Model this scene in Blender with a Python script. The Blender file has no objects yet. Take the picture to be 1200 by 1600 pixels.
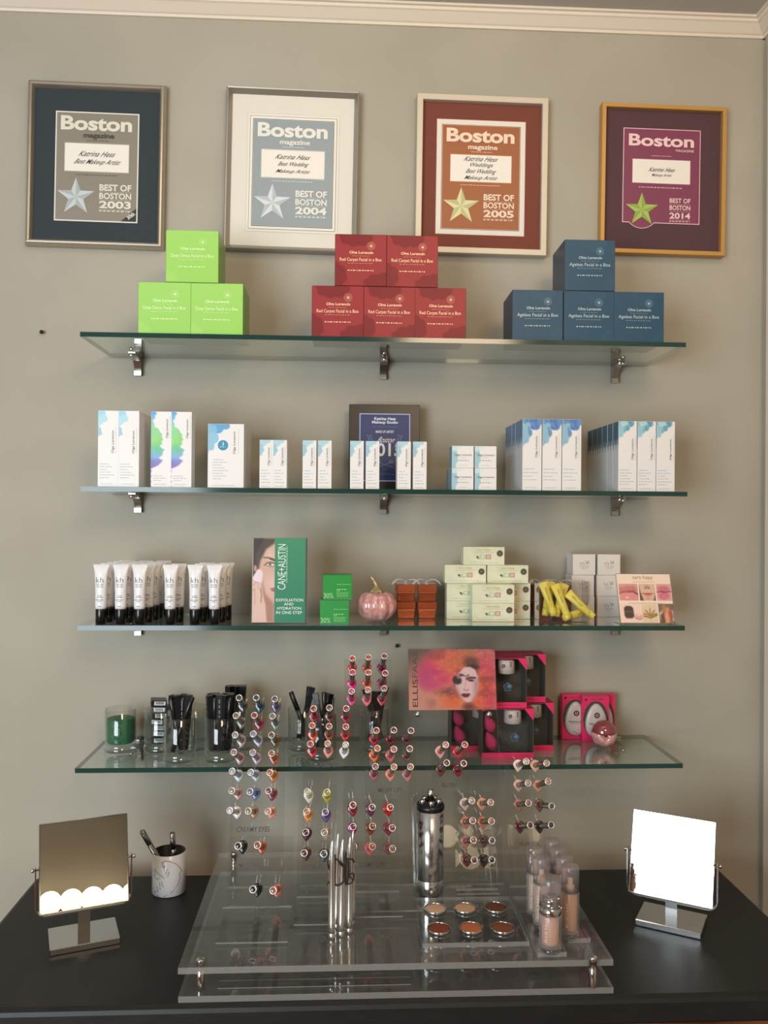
import bpy, math, random
import numpy as np
from mathutils import Vector, Matrix
random.seed(7); np.random.seed(7)
SC = bpy.context.scene
COL = SC.collection
rad = math.radians

# ------------------------------------------------------------------ camera
F_PX = 1330.0
YAW, PITCH, ROLL = 0.0513, 0.0032, 0.0072
CAM = Vector((-0.0945, -1.9331, 1.52))
_cy, _sy, _cp, _sp = math.cos(YAW), math.sin(YAW), math.cos(PITCH), math.sin(PITCH)
_f = Vector((_sy*_cp, _cy*_cp, _sp)); _r0 = Vector((_cy, -_sy, 0)); _u0 = _r0.cross(_f)
_r = _r0*math.cos(ROLL) + _u0*math.sin(ROLL); _u = -_r0*math.sin(ROLL) + _u0*math.cos(ROLL)
cam_d = bpy.data.cameras.new('camera'); cam = bpy.data.objects.new('camera', cam_d); COL.objects.link(cam)
cam_d.sensor_fit = 'VERTICAL'; cam_d.sensor_height = 24.0; cam_d.lens = 24.0*F_PX/1600.0
cam_d.clip_start = 0.02; cam_d.clip_end = 60
cam.matrix_world = Matrix(((_r.x, _u.x, -_f.x, CAM.x), (_r.y, _u.y, -_f.y, CAM.y), (_r.z, _u.z, -_f.z, CAM.z), (0, 0, 0, 1)))
SC.camera = cam
SC.view_settings.view_transform = 'Standard'
try: SC.view_settings.look = 'None'
except Exception: pass
SC.view_settings.gamma = 1.0; SC.view_settings.use_curve_mapping = False
SC.view_settings.exposure = 0.42
SC.cycles.max_bounces = 9; SC.cycles.transparent_max_bounces = 48; SC.cycles.transmission_bounces = 6
SC.cycles.diffuse_bounces = 4; SC.cycles.glossy_bounces = 5
SC.cycles.caustics_reflective = False; SC.cycles.caustics_refractive = False
SC.cycles.sample_clamp_indirect = 4.0
SC.cycles.use_denoising = True

# ------------------------------------------------------------------ sky and lights
world = bpy.data.worlds.new('sky'); SC.world = world; world.use_nodes = True
wb = world.node_tree.nodes['Background']; wb.inputs[0].default_value = (0.86, 0.97, 1.0, 1); wb.inputs[1].default_value = 0.8

def area(name, loc, target, sx, sy, power, color):
    d = bpy.data.lights.new(name, 'AREA'); d.shape = 'RECTANGLE'; d.size = sx; d.size_y = sy
    d.energy = power; d.color = color
    o = bpy.data.objects.new(name, d); COL.objects.link(o); o.location = loc
    o.rotation_euler = (Vector(target)-Vector(loc)).to_track_quat('-Z', 'Y').to_euler()
    return o
# daylight at the window behind the viewer, and two unseen warm fills added overhead
area('window_daylight', (-1.55, -3.12, 1.40), (-0.40, -0.2, 1.0), 1.5, 1.5, 62, (0.84, 0.93, 1.0))
area('added_upper_wall_fill', (0.15, -0.80, 2.60), (0.12, -0.10, 1.9), 1.3, 0.25, 2.3, (1.0, 0.87, 0.68))  # fill added near the wall to brighten its upper part
area('added_rear_warm_fill', (0.45, -2.4, 2.45), (0.45, -0.2, 1.2), 0.5, 0.5, 12, (1.0, 0.74, 0.50))  # fill added behind the viewer to warm the right side

# ------------------------------------------------------------------ positions read from the photograph
def ray(px, py): return _f + _r*((px-600.0)/F_PX) - _u*((py-800.0)/F_PX)
def hy(px, py, Y):
    d = ray(px, py); return CAM + d*((Y-CAM.y)/d.y)
def hz(px, py, Z):
    d = ray(px, py); return CAM + d*((Z-CAM.z)/d.z)
def hplane(px, py, yb, zb, th):      # plane leaning back from (yb, zb)
    d = ray(px, py); n = Vector((0, math.cos(th), -math.sin(th))); p = Vector((0, yb, zb))
    return CAM + d*((p-CAM).dot(n)/d.dot(n))

# ------------------------------------------------------------------ colour and materials
def lin(c):
    return tuple(((v/255.0)/12.92 if v/255.0 <= 0.04045 else ((v/255.0+0.055)/1.055)**2.4) for v in c)
_M = {}
def mat(name, rgb, rough=0.5, metal=0.0, spec=0.5, coat=0.0, sub=None):
    key = (name, tuple(rgb), rough, metal)
    if key in _M: return _M[key]
    m = bpy.data.materials.new(name); m.use_nodes = True
    b = m.node_tree.nodes['Principled BSDF']; b.inputs['Base Color'].default_value = (*lin(rgb), 1)
    b.inputs['Roughness'].default_value = rough; b.inputs['Metallic'].default_value = metal
    b.inputs['Specular IOR Level'].default_value = spec; b.inputs['Coat Weight'].default_value = coat
    _M[key] = m; return m
def noisy(name, c1, c2, scale, rough=0.6, bump=0.0, stretch=(1, 1, 1), detail=4, spec=0.5):
    m = bpy.data.materials.new(name); m.use_nodes = True; nt = m.node_tree; b = nt.nodes['Principled BSDF']
    tc = nt.nodes.new('ShaderNodeTexCoord'); mp = nt.nodes.new('ShaderNodeMapping'); mp.inputs['Scale'].default_value = stretch
    n = nt.nodes.new('ShaderNodeTexNoise'); n.inputs['Scale'].default_value = scale; n.inputs['Detail'].default_value = detail
    r = nt.nodes.new('ShaderNodeValToRGB'); r.color_ramp.elements[0].position = .35; r.color_ramp.elements[1].position = .65
    r.color_ramp.elements[0].color = (*lin(c1), 1); r.color_ramp.elements[1].color = (*lin(c2), 1)
    L = nt.links.new; L(tc.outputs['Object'], mp.inputs[0]); L(mp.outputs[0], n.inputs['Vector']); L(n.outputs[0], r.inputs[0]); L(r.outputs[0], b.inputs['Base Color'])
    b.inputs['Roughness'].default_value = rough; b.inputs['Specular IOR Level'].default_value = spec
    if bump:
        bp = nt.nodes.new('ShaderNodeBump'); bp.inputs['Strength'].default_value = bump; bp.inputs['Distance'].default_value = .002
        n2 = nt.nodes.new('ShaderNodeTexNoise'); n2.inputs['Scale'].default_value = scale*14; L(mp.outputs[0], n2.inputs['Vector'])
        L(n2.outputs[0], bp.inputs['Height']); L(bp.outputs[0], b.inputs['Normal'])
    return m
def clear(name, tint, ior=1.5, gain=1.0, haze=0.0, hazec=(220, 220, 220), rough=0.0, rim=0.0):
    """thin clear glass or acrylic: what is behind shows through, the front face mirrors by its angle"""
    if name in _M: return _M[name]
    m = bpy.data.materials.new(name); m.use_nodes = True; nt = m.node_tree; nt.nodes.clear(); N = nt.nodes.new; L = nt.links.new
    out = N('ShaderNodeOutputMaterial'); tr = N('ShaderNodeBsdfTransparent'); tr.inputs[0].default_value = (*tint, 1)
    gl = N('ShaderNodeBsdfGlossy'); gl.inputs['Roughness'].default_value = rough; gl.inputs[0].default_value = (1, 1, 1, 1)
    fr = N('ShaderNodeFresnel'); fr.inputs[0].default_value = ior; ge = N('ShaderNodeNewGeometry')
    inv = N('ShaderNodeMath'); inv.operation = 'MULTIPLY_ADD'; inv.inputs[1].default_value = -gain; inv.inputs[2].default_value = gain; L(ge.outputs['Backfacing'], inv.inputs[0])
    mul = N('ShaderNodeMath'); mul.operation = 'MULTIPLY'; mul.use_clamp = True; L(fr.outputs[0], mul.inputs[0]); L(inv.outputs[0], mul.inputs[1])
    mx = N('ShaderNodeMixShader'); L(mul.outputs[0], mx.inputs[0]); L(gl.outputs[0], mx.inputs[2])
    src = tr.outputs[0]
    if haze:
        df = N('ShaderNodeBsdfDiffuse'); df.inputs[0].default_value = (*lin(hazec), 1)
        m2 = N('ShaderNodeMixShader'); m2.inputs[0].default_value = haze; L(tr.outputs[0], m2.inputs[1]); L(df.outputs[0], m2.inputs[2]); src = m2.outputs[0]
    if rim:     # the wall of a vessel seen edge-on looks denser
        lw = N('ShaderNodeLayerWeight'); lw.inputs[0].default_value = .5; pw = N('ShaderNodeMath'); pw.operation = 'POWER'; pw.inputs[1].default_value = 4.0; L(lw.outputs['Facing'], pw.inputs[0])
        m3 = N('ShaderNodeMath'); m3.operation = 'MULTIPLY'; m3.inputs[1].default_value = rim; L(pw.outputs[0], m3.inputs[0])
        d2 = N('ShaderNodeBsdfDiffuse'); d2.inputs[0].default_value = (*lin((150, 158, 152)), 1); m4 = N('ShaderNodeMixShader'); L(m3.outputs[0], m4.inputs[0]); L(src, m4.inputs[1]); L(d2.outputs[0], m4.inputs[2]); src = m4.outputs[0]
    L(src, mx.inputs[1]); L(mx.outputs[0], out.inputs[0])
    _M[name] = m; return m
def printed(name='printed_ink', rough=0.45, spec=0.4):
    if name in _M: return _M[name]
    m = bpy.data.materials.new(name); m.use_nodes = True; nt = m.node_tree
    a = nt.nodes.new('ShaderNodeAttribute'); a.attribute_name = 'Col'
    b = nt.nodes['Principled BSDF']; nt.links.new(a.outputs['Color'], b.inputs['Base Color']); b.inputs['Roughness'].default_value = rough
    b.inputs['Specular IOR Level'].default_value = spec
    _M[name] = m; return m

CHROME = mat('chrome', (205, 205, 205), .09, 1.0)
STEEL = mat('brushed_steel', (190, 186, 178), .28, 1.0)
WHITE = mat('white_card', (228, 226, 225), .42)
BLACK = mat('black_plastic', (20, 21, 24), .32)
INKD = mat('dark_ink', (50, 50, 54), .6)
INKG = mat('grey_ink', (150, 152, 158), .6)
CLEAR = clear('clear_acrylic', (.955, .96, .96), 1.5, 1.8)
GLASSJ = clear('clear_glass', (.93, .945, .935), 1.5, 1.6, rim=.9)
HAZED = clear('hazed_acrylic', (.94, .945, .945), 1.5, 1.8, haze=.055, hazec=(225, 225, 222))  # pale haze mixed into the colour stands in for light reflected off the sheets
EDGE = clear('acrylic_edge', (.82, .83, .82), haze=.24, hazec=(215, 214, 208), rough=.1)
SHELFG = clear('shelf_glass', (.86, .915, .885), 1.5, 1.7)
SHELFE = mat('green_glass_edge', (34, 62, 56), .12)

# ------------------------------------------------------------------ text outlines
_T = {}
def text_geo(s, bold=0.0, res=3):
    k = (s, bold, res)
    if k in _T: return _T[k]
    c = bpy.data.curves.new('t', 'FONT'); c.body = s; c.resolution_u = res; c.offset = bold; c.fill_mode = 'FRONT'
    o = bpy.data.objects.new('t', c); me = bpy.data.meshes.new_from_object(o)
    v = np.array([(p.co.x, p.co.y) for p in me.vertices]) if len(me.vertices) else np.zeros((1, 2))
    f = [tuple(p.vertices) for p in me.polygons]
    bpy.data.objects.remove(o); bpy.data.curves.remove(c); bpy.data.meshes.remove(me)
    _T[k] = (v, f); return _T[k]

class MB:
    def __init__(s): s.V = []; s.F = []; s.M = []; s.S = []; s.C = []
    def add(s, vs, fs, m=0, smooth=False, T=None, cols=None):
        o = len(s.V)
        if T is not None: vs = [tuple(T @ Vector(v)) for v in vs]
        s.V += [tuple(v) for v in vs]
        s.C += list(cols) if cols is not None else [(1, 1, 1)]*len(vs)
        s.F += [tuple(i+o for i in f) for f in fs]; s.M += [m]*len(fs); s.S += [smooth]*len(fs)
        return s
    def box(s, x0, x1, y0, y1, z0, z1, m=0, T=None, mm=None):
        v = [(x0, y0, z0), (x1, y0, z0), (x1, y1, z0), (x0, y1, z0), (x0, y0, z1), (x1, y0, z1), (x1, y1, z1), (x0, y1, z1)]
        f = [(0, 3, 2, 1), (4, 5, 6, 7), (0, 1, 5, 4), (1, 2, 6, 5), (2, 3, 7, 6), (3, 0, 4, 7)]  # bottom top front right back left
        n0 = len(s.F); s.add(v, f, m, False, T)
        if mm:
            for i, mi in mm.items(): s.M[n0+i] = mi
        return s
    def rbox(s, x0, x1, y0, y1, z0, z1, b, m=0, T=None):
        """box with chamfered edges all round"""
        def ring(i, z): return [(x0+i, y0, z), (x1-i, y0, z), (x1, y0+i, z), (x1, y1-i, z), (x1-i, y1, z), (x0+i, y1, z), (x0, y1-i, z), (x0, y0+i, z)]
        def inr(z): return [(x0+b, y0+b, z)]*2 and [(x0+b*1.3, y0+b, z), (x1-b*1.3, y0+b, z), (x1-b, y0+b*1.3, z), (x1-b, y1-b*1.3, z), (x1-b*1.3, y1-b, z), (x0+b*1.3, y1-b, z), (x0+b, y1-b*1.3, z), (x0+b, y0+b*1.3, z)]
        v = inr(z0) + ring(b, z0+b) + ring(b, z1-b) + inr(z1)
        f = [tuple(range(7, -1, -1)), tuple(range(24, 32))]
        for k in range(3):
            for i in range(8): f.append((k*8+i, k*8+(i+1) % 8, k*8+8+(i+1) % 8, k*8+8+i))
        return s.add(v, f, m, False, T)
    def lathe(s, prof, n=24, m=0, T=None, smooth=True, ms=None, cap0=True, cap1=True):
        v = []; f = []
        for r, z in prof:
            for i in range(n): a = 2*math.pi*i/n; v.append((r*math.cos(a), r*math.sin(a), z))
        n0 = len(s.F)
        for k in range(len(prof)-1):
            for i in range(n): f.append((k*n+i, k*n+(i+1) % n, (k+1)*n+(i+1) % n, (k+1)*n+i))
        s.add(v, f, m, smooth, T)
        if ms:
            for k in range(len(prof)-1):
                for i in range(n): s.M[n0+k*n+i] = ms[k]
        o = len(s.V)-len(v)
        if cap0 and prof[0][0] > 1e-6: s.F.append(tuple(o+i for i in range(n-1, -1, -1))); s.M.append(ms[0] if ms else m); s.S.append(False)
        if cap1 and prof[-1][0] > 1e-6: s.F.append(tuple(o+(len(prof)-1)*n+i for i in range(n))); s.M.append(ms[-1] if ms else m); s.S.append(False)
        return s
    def loft(s, rings, m=0, smooth=True, T=None, caps=True):
        n = len(rings[0]); v = [p for r in rings for p in r]; f = []
        for k in range(len(rings)-1):
            for i in range(n): f.append((k*n+i, k*n+(i+1) % n, (k+1)*n+(i+1) % n, (k+1)*n+i))
        if caps: f.append(tuple(range(n-1, -1, -1))); f.append(tuple((len(rings)-1)*n+i for i in range(n)))
        return s.add(v, f, m, smooth, T)
    def tube(s, pts, r, n=8, m=0, T=None, flat=1.0, caps=True):
        pts = [Vector(p) for p in pts]; rs = r if isinstance(r, (list, tuple)) else [r]*len(pts)
        rings = []; up = Vector((0, 0, 1)); prev = None
        for i, p in enumerate(pts):
            t = (pts[min(i+1, len(pts)-1)]-pts[max(i-1, 0)]).normalized()
            if prev is None:
                a = up if abs(t.z) < .9 else Vector((1, 0, 0)); x = t.cross(a).normalized()
            else:
                x = (prev - t*prev.dot(t)).normalized()
            prev = x; y = t.cross(x)
            rings.append([tuple(p + x*(math.cos(2*math.pi*k/n)*rs[i]) + y*(math.sin(2*math.pi*k/n)*rs[i]*flat)) for k in range(n)])
        return s.loft(rings, m, n > 5, T, caps)
    def poly(s, pts, y=0.0, m=0, T=None):
        a = sum(pts[i][0]*pts[(i+1) % len(pts)][1]-pts[(i+1) % len(pts)][0]*pts[i][1] for i in range(len(pts)))
        if a < 0: pts = pts[::-1]
        return s.add([(p[0], y, p[1]) for p in pts], [tuple(range(len(pts)))], m, False, T)
    def rect(s, x0, x1, z0, z1, y=0.0, m=0, T=None): return s.poly([(x0, z0), (x1, z0), (x1, z1), (x0, z1)], y, m, T)
    def prism(s, pts, y0, y1, m=0, T=None):
        a = sum(pts[i][0]*pts[(i+1) % len(pts)][1]-pts[(i+1) % len(pts)][0]*pts[i][1] for i in range(len(pts)))
        if a < 0: pts = pts[::-1]
        n = len(pts); v = [(p[0], y0, p[1]) for p in pts]+[(p[0], y1, p[1]) for p in pts]
        f = [tuple(range(n)), tuple(range(2*n-1, n-1, -1))]+[(i+n, (i+1) % n+n, (i+1) % n, i) for i in range(n)]
        return s.add(v, f, m, False, T)
    def disc(s, cx, cz, rx, rz, y=0.0, m=0, n=20, T=None, r_in=0.0):
        P = [(cx+rx*math.cos(2*math.pi*i/n), cz+rz*math.sin(2*math.pi*i/n)) for i in range(n)]
        if not r_in: return s.poly(P, y, m, T)
        Q = [(cx+(p[0]-cx)*r_in, cz+(p[1]-cz)*r_in) for p in P]
        return s.add([(p[0], y, p[1]) for p in P+Q], [(i, (i+1) % n, n+(i+1) % n, n+i) for i in range(n)], m, False, T)
    def text(s, t, x0, x1, z0, z1, y=0.0, m=0, bold=0.0, shear=0.0, rot=0, res=3, T=None, fn=None):
        """lettering filling the box x0..x1, z0..z1 on a face looking to -y; rot=90 reads upwards"""
        v, f = text_geo(t, bold, res); a = v.min(0); b = v.max(0); w = np.maximum(b-a, 1e-6); q = (v-a)/w
        if shear: q = np.stack([q[:, 0]+shear*q[:, 1], q[:, 1]], 1); q[:, 0] /= q[:, 0].max()
        if rot == 90: P = [(x1-(x1-x0)*c[1], y, z0+(z1-z0)*c[0]) for c in q]
        elif rot == -90: P = [(x0+(x1-x0)*c[1], y, z1-(z1-z0)*c[0]) for c in q]
        else: P = [(x0+(x1-x0)*c[0], y, z0+(z1-z0)*c[1]) for c in q]
        if fn: P = [fn(p) for p in P]
        return s.add(P, f, m, False, T)
    def micro(s, x0, x1, z, h, y=0.0, m=0, seed=1, T=None, rot=False, fill=.8):
        """a line of print too small to read"""
        rnd = random.Random(seed); x = x0
        while x < x1:
            w = min(rnd.uniform(1.2, 4.5)*h, x1-x)
            if rot: s.rect(z-h/2, z+h/2, x, x+w*fill, y, m, T)
            else: s.rect(x, x+w*fill, z-h/2, z+h/2, y, m, T)
            x += w+h*.7
        return s
    def canvas(s, pic, x0, x1, z0, z1, y=0.0, m=0, T=None):
        H, W, _ = pic.shape
        xs = np.linspace(x0, x1, W); zs = np.linspace(z1, z0, H)
        v = [(xs[i], y, zs[j]) for j in range(H) for i in range(W)]
        f = [(j*W+i, (j+1)*W+i, (j+1)*W+i+1, j*W+i+1) for j in range(H-1) for i in range(W-1)]
        c = np.clip(pic/255.0, 0, 1); c = np.where(c <= .04045, c/12.92, ((c+.055)/1.055)**2.4)
        return s.add(v, f, m, False, T, [tuple(q) for q in c.reshape(-1, 3)])
    def mesh(s, name, mats):
        me = bpy.data.meshes.new(name); me.from_pydata(s.V, [], s.F)
        for m in (mats if isinstance(mats, (list, tuple)) else [mats]): me.materials.append(m)
        me.polygons.foreach_set('material_index', s.M); me.polygons.foreach_set('use_smooth', s.S)
        if any(c != (1, 1, 1) for c in s.C):
            a = me.attributes.new('Col', 'FLOAT_COLOR', 'POINT')
            a.data.foreach_set('color', np.hstack([np.array(s.C, dtype=float), np.ones((len(s.C), 1))]).ravel())
        me.update(); return me
    def build(s, name, mats, parent=None, loc=None, rot=None):
        o = bpy.data.objects.new(name, s.mesh(name, mats)); COL.objects.link(o)
        if parent: o.parent = parent
        if loc is not None: o.location = loc
        if rot is not None: o.rotation_euler = rot
        return o

def obj(name, me, parent=None, loc=None, rot=None, matr=None):
    o = bpy.data.objects.new(name, me); COL.objects.link(o)
    if parent: o.parent = parent
    if loc is not None: o.location = loc
    if rot is not None: o.rotation_euler = rot
    if matr is not None:
        o.material_slots[0].link = 'OBJECT'; o.material_slots[0].material = matr
    return o
def tag(o, label, cat, group=None):
    o['label'] = label; o['category'] = cat
    if group: o['group'] = group
    return o
def empty(name, loc=(0, 0, 0), rot=(0, 0, 0)):
    o = bpy.data.objects.new(name, None); COL.objects.link(o); o.location = loc; o.rotation_euler = rot; o.empty_display_size = .02; return o
def struct(name, mb, mats):
    o = mb.build(name, mats); o['kind'] = 'structure'; return o
def copy_tree(o, parent=None, loc=None, rot=None):
    c = o.copy(); COL.objects.link(c)
    if parent: c.parent = parent
    if loc is not None: c.location = loc
    if rot is not None: c.rotation_euler = rot
    for ch in o.children: copy_tree(ch, c)
    return c
ORD = ['first', 'second', 'third', 'fourth', 'fifth', 'sixth', 'seventh', 'eighth', 'ninth', 'tenth']

# ------------------------------------------------------------------ painted print (photographs and watercolour on cards)
class Pic:
    def __init__(s, W, H, c):
        s.W, s.H = W, H; s.a = np.ones((H, W, 3))*np.array(c, float)
        s.x, s.y = np.meshgrid(np.linspace(0, 1, W), np.linspace(0, 1, H))   # y downwards
    def _mix(s, k, c): k = np.clip(k, 0, 1)[..., None]; s.a = s.a*(1-k)+np.array(c, float)*k; return s
    def ell(s, cx, cy, rx, ry, c, soft=.15, rot=0, k=1.0):
        dx, dy = s.x-cx, s.y-cy; t = rad(rot); u = (dx*math.cos(t)+dy*math.sin(t))/rx; v = (-dx*math.sin(t)+dy*math.cos(t))/ry
        return s._mix((1-np.sqrt(u*u+v*v))/soft*k if k == 1 else np.clip((1-np.sqrt(u*u+v*v))/soft, 0, 1)*k, c)
    def _dist(s, P, closed=True):
        d = np.full(s.x.shape, 9.0); n = len(P); asp = s.H/s.W
        for i in range(n if closed else n-1):
            ax, ay = P[i]; bx, by = P[(i+1) % n]; ex, ey = bx-ax, (by-ay)*asp; wx, wy = s.x-ax, (s.y-ay)*asp
            t = np.clip((wx*ex+wy*ey)/max(ex*ex+ey*ey, 1e-9), 0, 1); d = np.minimum(d, np.hypot(wx-ex*t, wy-ey*t))
        return d
    def poly(s, P, c, soft=.02, k=1.0):
        ins = np.zeros(s.x.shape, bool); n = len(P)
        for i in range(n):
            ax, ay = P[i]; bx, by = P[(i+1) % n]
            if ay == by: continue
            cr = ((ay > s.y) != (by > s.y)) & (s.x < (bx-ax)*(s.y-ay)/(by-ay)+ax); ins ^= cr
        d = s._dist(P)
        return s._mix(np.clip(.5+np.where(ins, d, -d)/soft, 0, 1)*k, c)
    def line(s, P, w, c, soft=.01, k=1.0): return s._mix(np.clip((w-s._dist(P, False))/soft+.5, 0, 1)*k, c)
    def noise(s, n, seed=0):
        r = np.random.RandomState(seed); g = r.rand(n+2, n+2); X = s.x*n; Y = s.y*n; i = X.astype(int); j = Y.astype(int); fx = X-i; fy = Y-j
        fx = fx*fx*(3-2*fx); fy = fy*fy*(3-2*fy)
        return (g[j, i]*(1-fx)+g[j, i+1]*fx)*(1-fy)+(g[j+1, i]*(1-fx)+g[j+1, i+1]*fx)*fy
    def where(s, k, c): return s._mix(k, c)
# ================================================================== the room
WALLM = noisy('wall_paint', (168, 162, 148), (176, 170, 156), 3.0, .75, .12, spec=.25)
CEILM = noisy('ceiling_paint', (186, 180, 172), (192, 186, 178), 3.0, .8, .1, spec=.2)
TRIMM = mat('trim_paint', (226, 214, 198), .5)
FLOORM = noisy('floor_boards', (120, 72, 38), (160, 100, 56), 5.0, .4, stretch=(1, 9, 1))
XR, XL, YF, ZC = 0.885, -2.45, -3.0, 2.668
struct('wall_back', MB().box(XL, XR+.1, 0, .1, 0, ZC+.1), WALLM)
struct('ceiling', MB().box(XL, XR+.1, YF, 0, ZC, ZC+.1), CEILM)
struct('floor', MB().box(XL-.1, XR+.1, YF-.1, .1, -.1, 0), FLOORM)
struct('wall_left', MB().box(XL-.1, XL, YF, 0, 0, ZC), WALLM)
struct('wall_right', MB().box(XR, XR+.1, YF, 0, 0, ZC), WALLM)
m = MB(); x0, x1, z0, z1 = -2.30, -.80, .65, 2.15      # front wall around its window
m.box(XL-.1, x0, YF-.1, YF, 0, ZC); m.box(x1, XR+.1, YF-.1, YF, 0, ZC); m.box(x0, x1, YF-.1, YF, 0, z0); m.box(x0, x1, YF-.1, YF, z1, ZC)
struct('wall_front', m, WALLM)
m = MB()
for a, b, c, d in ((x0-.03, x1+.03, z0-.03, z0+.02), (x0-.03, x1+.03, z1-.02, z1+.03), (x0-.03, x0+.02, z0, z1), (x1-.02, x1+.03, z0, z1)): m.box(a, b, YF-.06, YF+.015, c, d)
w1 = struct('window_1', m, TRIMM)
MB().box(x0, x1, YF-.04, YF-.035, z0, z1).build('window_pane', clear('window_glass', (.97, .98, .98)), w1)
# vanity lamp bar on the front wall, behind the viewer (seen in the table mirror)
t = empty('vanity_light', (.585, YF+.002, 1.135)); tag(t, 'vanity lamp bar with a row of warm globe bulbs behind the viewer', 'lamp')
MB().rbox(-.29, .29, 0, .045, -.025, .025, .004).build('lamp_bar', [STEEL], t)
BULB = bpy.data.materials.new('lit_bulb'); BULB.use_nodes = True; _b = BULB.node_tree.nodes['Principled BSDF']; _b.inputs['Emission Color'].default_value = (1, .78, .50, 1); _b.inputs['Emission Strength'].default_value = 1.5
BM = MB().lathe([(.052*math.sin(rad(a)), .052-.052*math.cos(rad(a))) for a in range(0, 181, 15)], 20, 0, Matrix.Translation((0, .046, 0)) @ Matrix.Rotation(rad(-90), 4, 'X')).mesh('globe_bulb', [BULB])
for k in range(6): obj('globe_bulb', BM, t, (-.25+.1*k, 0, 0))
# crown moulding: a stepped profile along the back and the right wall
prof = [(0, 2.633), (-.006, 2.633), (-.008, 2.638), (-.012, 2.640), (-.028, 2.655), (-.032, 2.657), (-.034, 2.662), (-.040, 2.663), (-.040, ZC), (0, ZC)]
m = MB(); n = len(prof)
m.add([(XL, p[0], p[1]) for p in prof]+[(XR, p[0], p[1]) for p in prof], [(i, i+n, (i+1) % n+n, (i+1) % n) for i in range(n)])
struct('trim_1', m, TRIMM)
m = MB()
m.add([(XR+p[0], 0, p[1]) for p in prof]+[(XR+p[0], YF, p[1]) for p in prof], [(i, i+n, (i+1) % n+n, (i+1) % n) for i in range(n)])
struct('trim_2', m, TRIMM)
struct('trim_3', MB().box(XR-.010, XR, -.16, -.035, 0, 2.62).box(XR-.016, XR, -.16, -.145, 0, 2.62), TRIMM)   # casing beside the corner
struct('baseboard_back', MB().box(XL, XR, -.018, 0, 0, .13), TRIMM)

# small marks left in the wall
for (px, py, lab) in ((67, 520, 'small dark screw left in the wall below the slate and silver award frame'), (549+71, 1008, 'small dark nail in the wall below the pink glass pumpkin')):
    p = hy(px, py, 0)
    o = MB().lathe([(0.0012, 0), (.0012, .006), (.0042, .008), (.0044, .0105), (.0028, .012), (0, .0125)], 12, 0, Matrix.Rotation(rad(90), 4, 'X')).build('wall_screw', mat('dark_steel', (48, 44, 40), .4, .6))
    o.location = (p.x, .001, p.z); tag(o, lab, 'screw')

# ================================================================== glass shelves and their brackets
ZS = [1.8766, 1.5713, 1.2973, 1.0163]
SH_D, SH_T = .2267, .0095
wall_names = ['top', 'second', 'third', 'lowest']
SHX = []
for i, z in enumerate(ZS):
    ends = [(125, 523, 1072, 532), (126, 763, 1074, 770), (121, 979, 1070, 981), (117, 1203, 1067, 1195)][i]
    xa = hy(ends[0], ends[1], -SH_D).x; xb = hy(ends[2], ends[3], -SH_D).x; SHX.append((xa, xb))
    o = MB().box(xa, xb, -SH_D, -.002, -SH_T, 0, 0, None, {2: 1, 3: 1, 4: 1, 5: 1}).build('glass_shelf', [SHELFG, SHELFE])
    o.location = (0, 0, z)
    tag(o, ['topmost glass shelf, carrying green, red and blue gift cubes', 'second glass shelf from the top, carrying slim white cartons', 'third glass shelf from the top, carrying white tubes, a pumpkin and cream cartons', 'lowest glass shelf, carrying jars of black sticks and pink sponge sets'][i], 'shelf', 'wall shelves')
def bracket_mesh():
    top = -SH_T-.0005
    out = [(-.002, -.050), (-.013, -.050), (-.0135, -.040), (-.011, -.036), (-.016, -.030), (-.026, -.020), (-.046, -.013), (-.062, -.012), (-.067, -.010), (-.067, top-.001), (-.064, top), (-.002, top)]
    m = MB(); n = len(out); w = .0075
    m.add([(-w, a, b) for a, b in out]+[(w, a, b) for a, b in out], [tuple(range(n-1, -1, -1)), tuple(range(n, 2*n))]+[(i, (i+1) % n, (i+1) % n+n, i+n) for i in range(n)])
    return m.mesh('bracket_arm', [STEEL])
BR = bracket_mesh()
BC = MB().box(-.0075, .0075, -.030, -.002, .0005, .004).lathe([(.003, .004), (.003, .006), (0, .0062)], 10, 0, Matrix.Translation((0, -.016, 0))).mesh('clamp_plate', [STEEL])
BS = MB().lathe([(.0042, 0), (.0046, .001), (.0046, .013), (.0042, .014), (0, .014)], 12, 0, Matrix.Translation((0, -.060, -.016)) @ Matrix.Rotation(rad(90), 4, 'X')).lathe([(.0036, 0), (.0036, .015), (0, .0152)], 12, 0, Matrix.Translation((-.0, -.052, -.014)) @ Matrix.Rotation(rad(-90), 4, 'Y') @ Matrix.Translation((0, 0, -.0075))).mesh('clamp_screw', [CHROME])
for i, z in enumerate(ZS):
    for j, px in enumerate((214, 599, 963)):
        p = hy(px, [560, 785, 975, 1150][i], -.02)
        t = empty('shelf_bracket', (p.x, 0, z))
        obj('bracket_arm', BR, t); obj('clamp_plate', BC, t, (0, 0, 0)); obj('clamp_screw', BS, t)
        tag(t, 'chrome %s bracket under the %s glass shelf' % (['left-end', 'middle', 'right-end'][j], wall_names[i]), 'bracket', 'shelf brackets')

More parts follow.
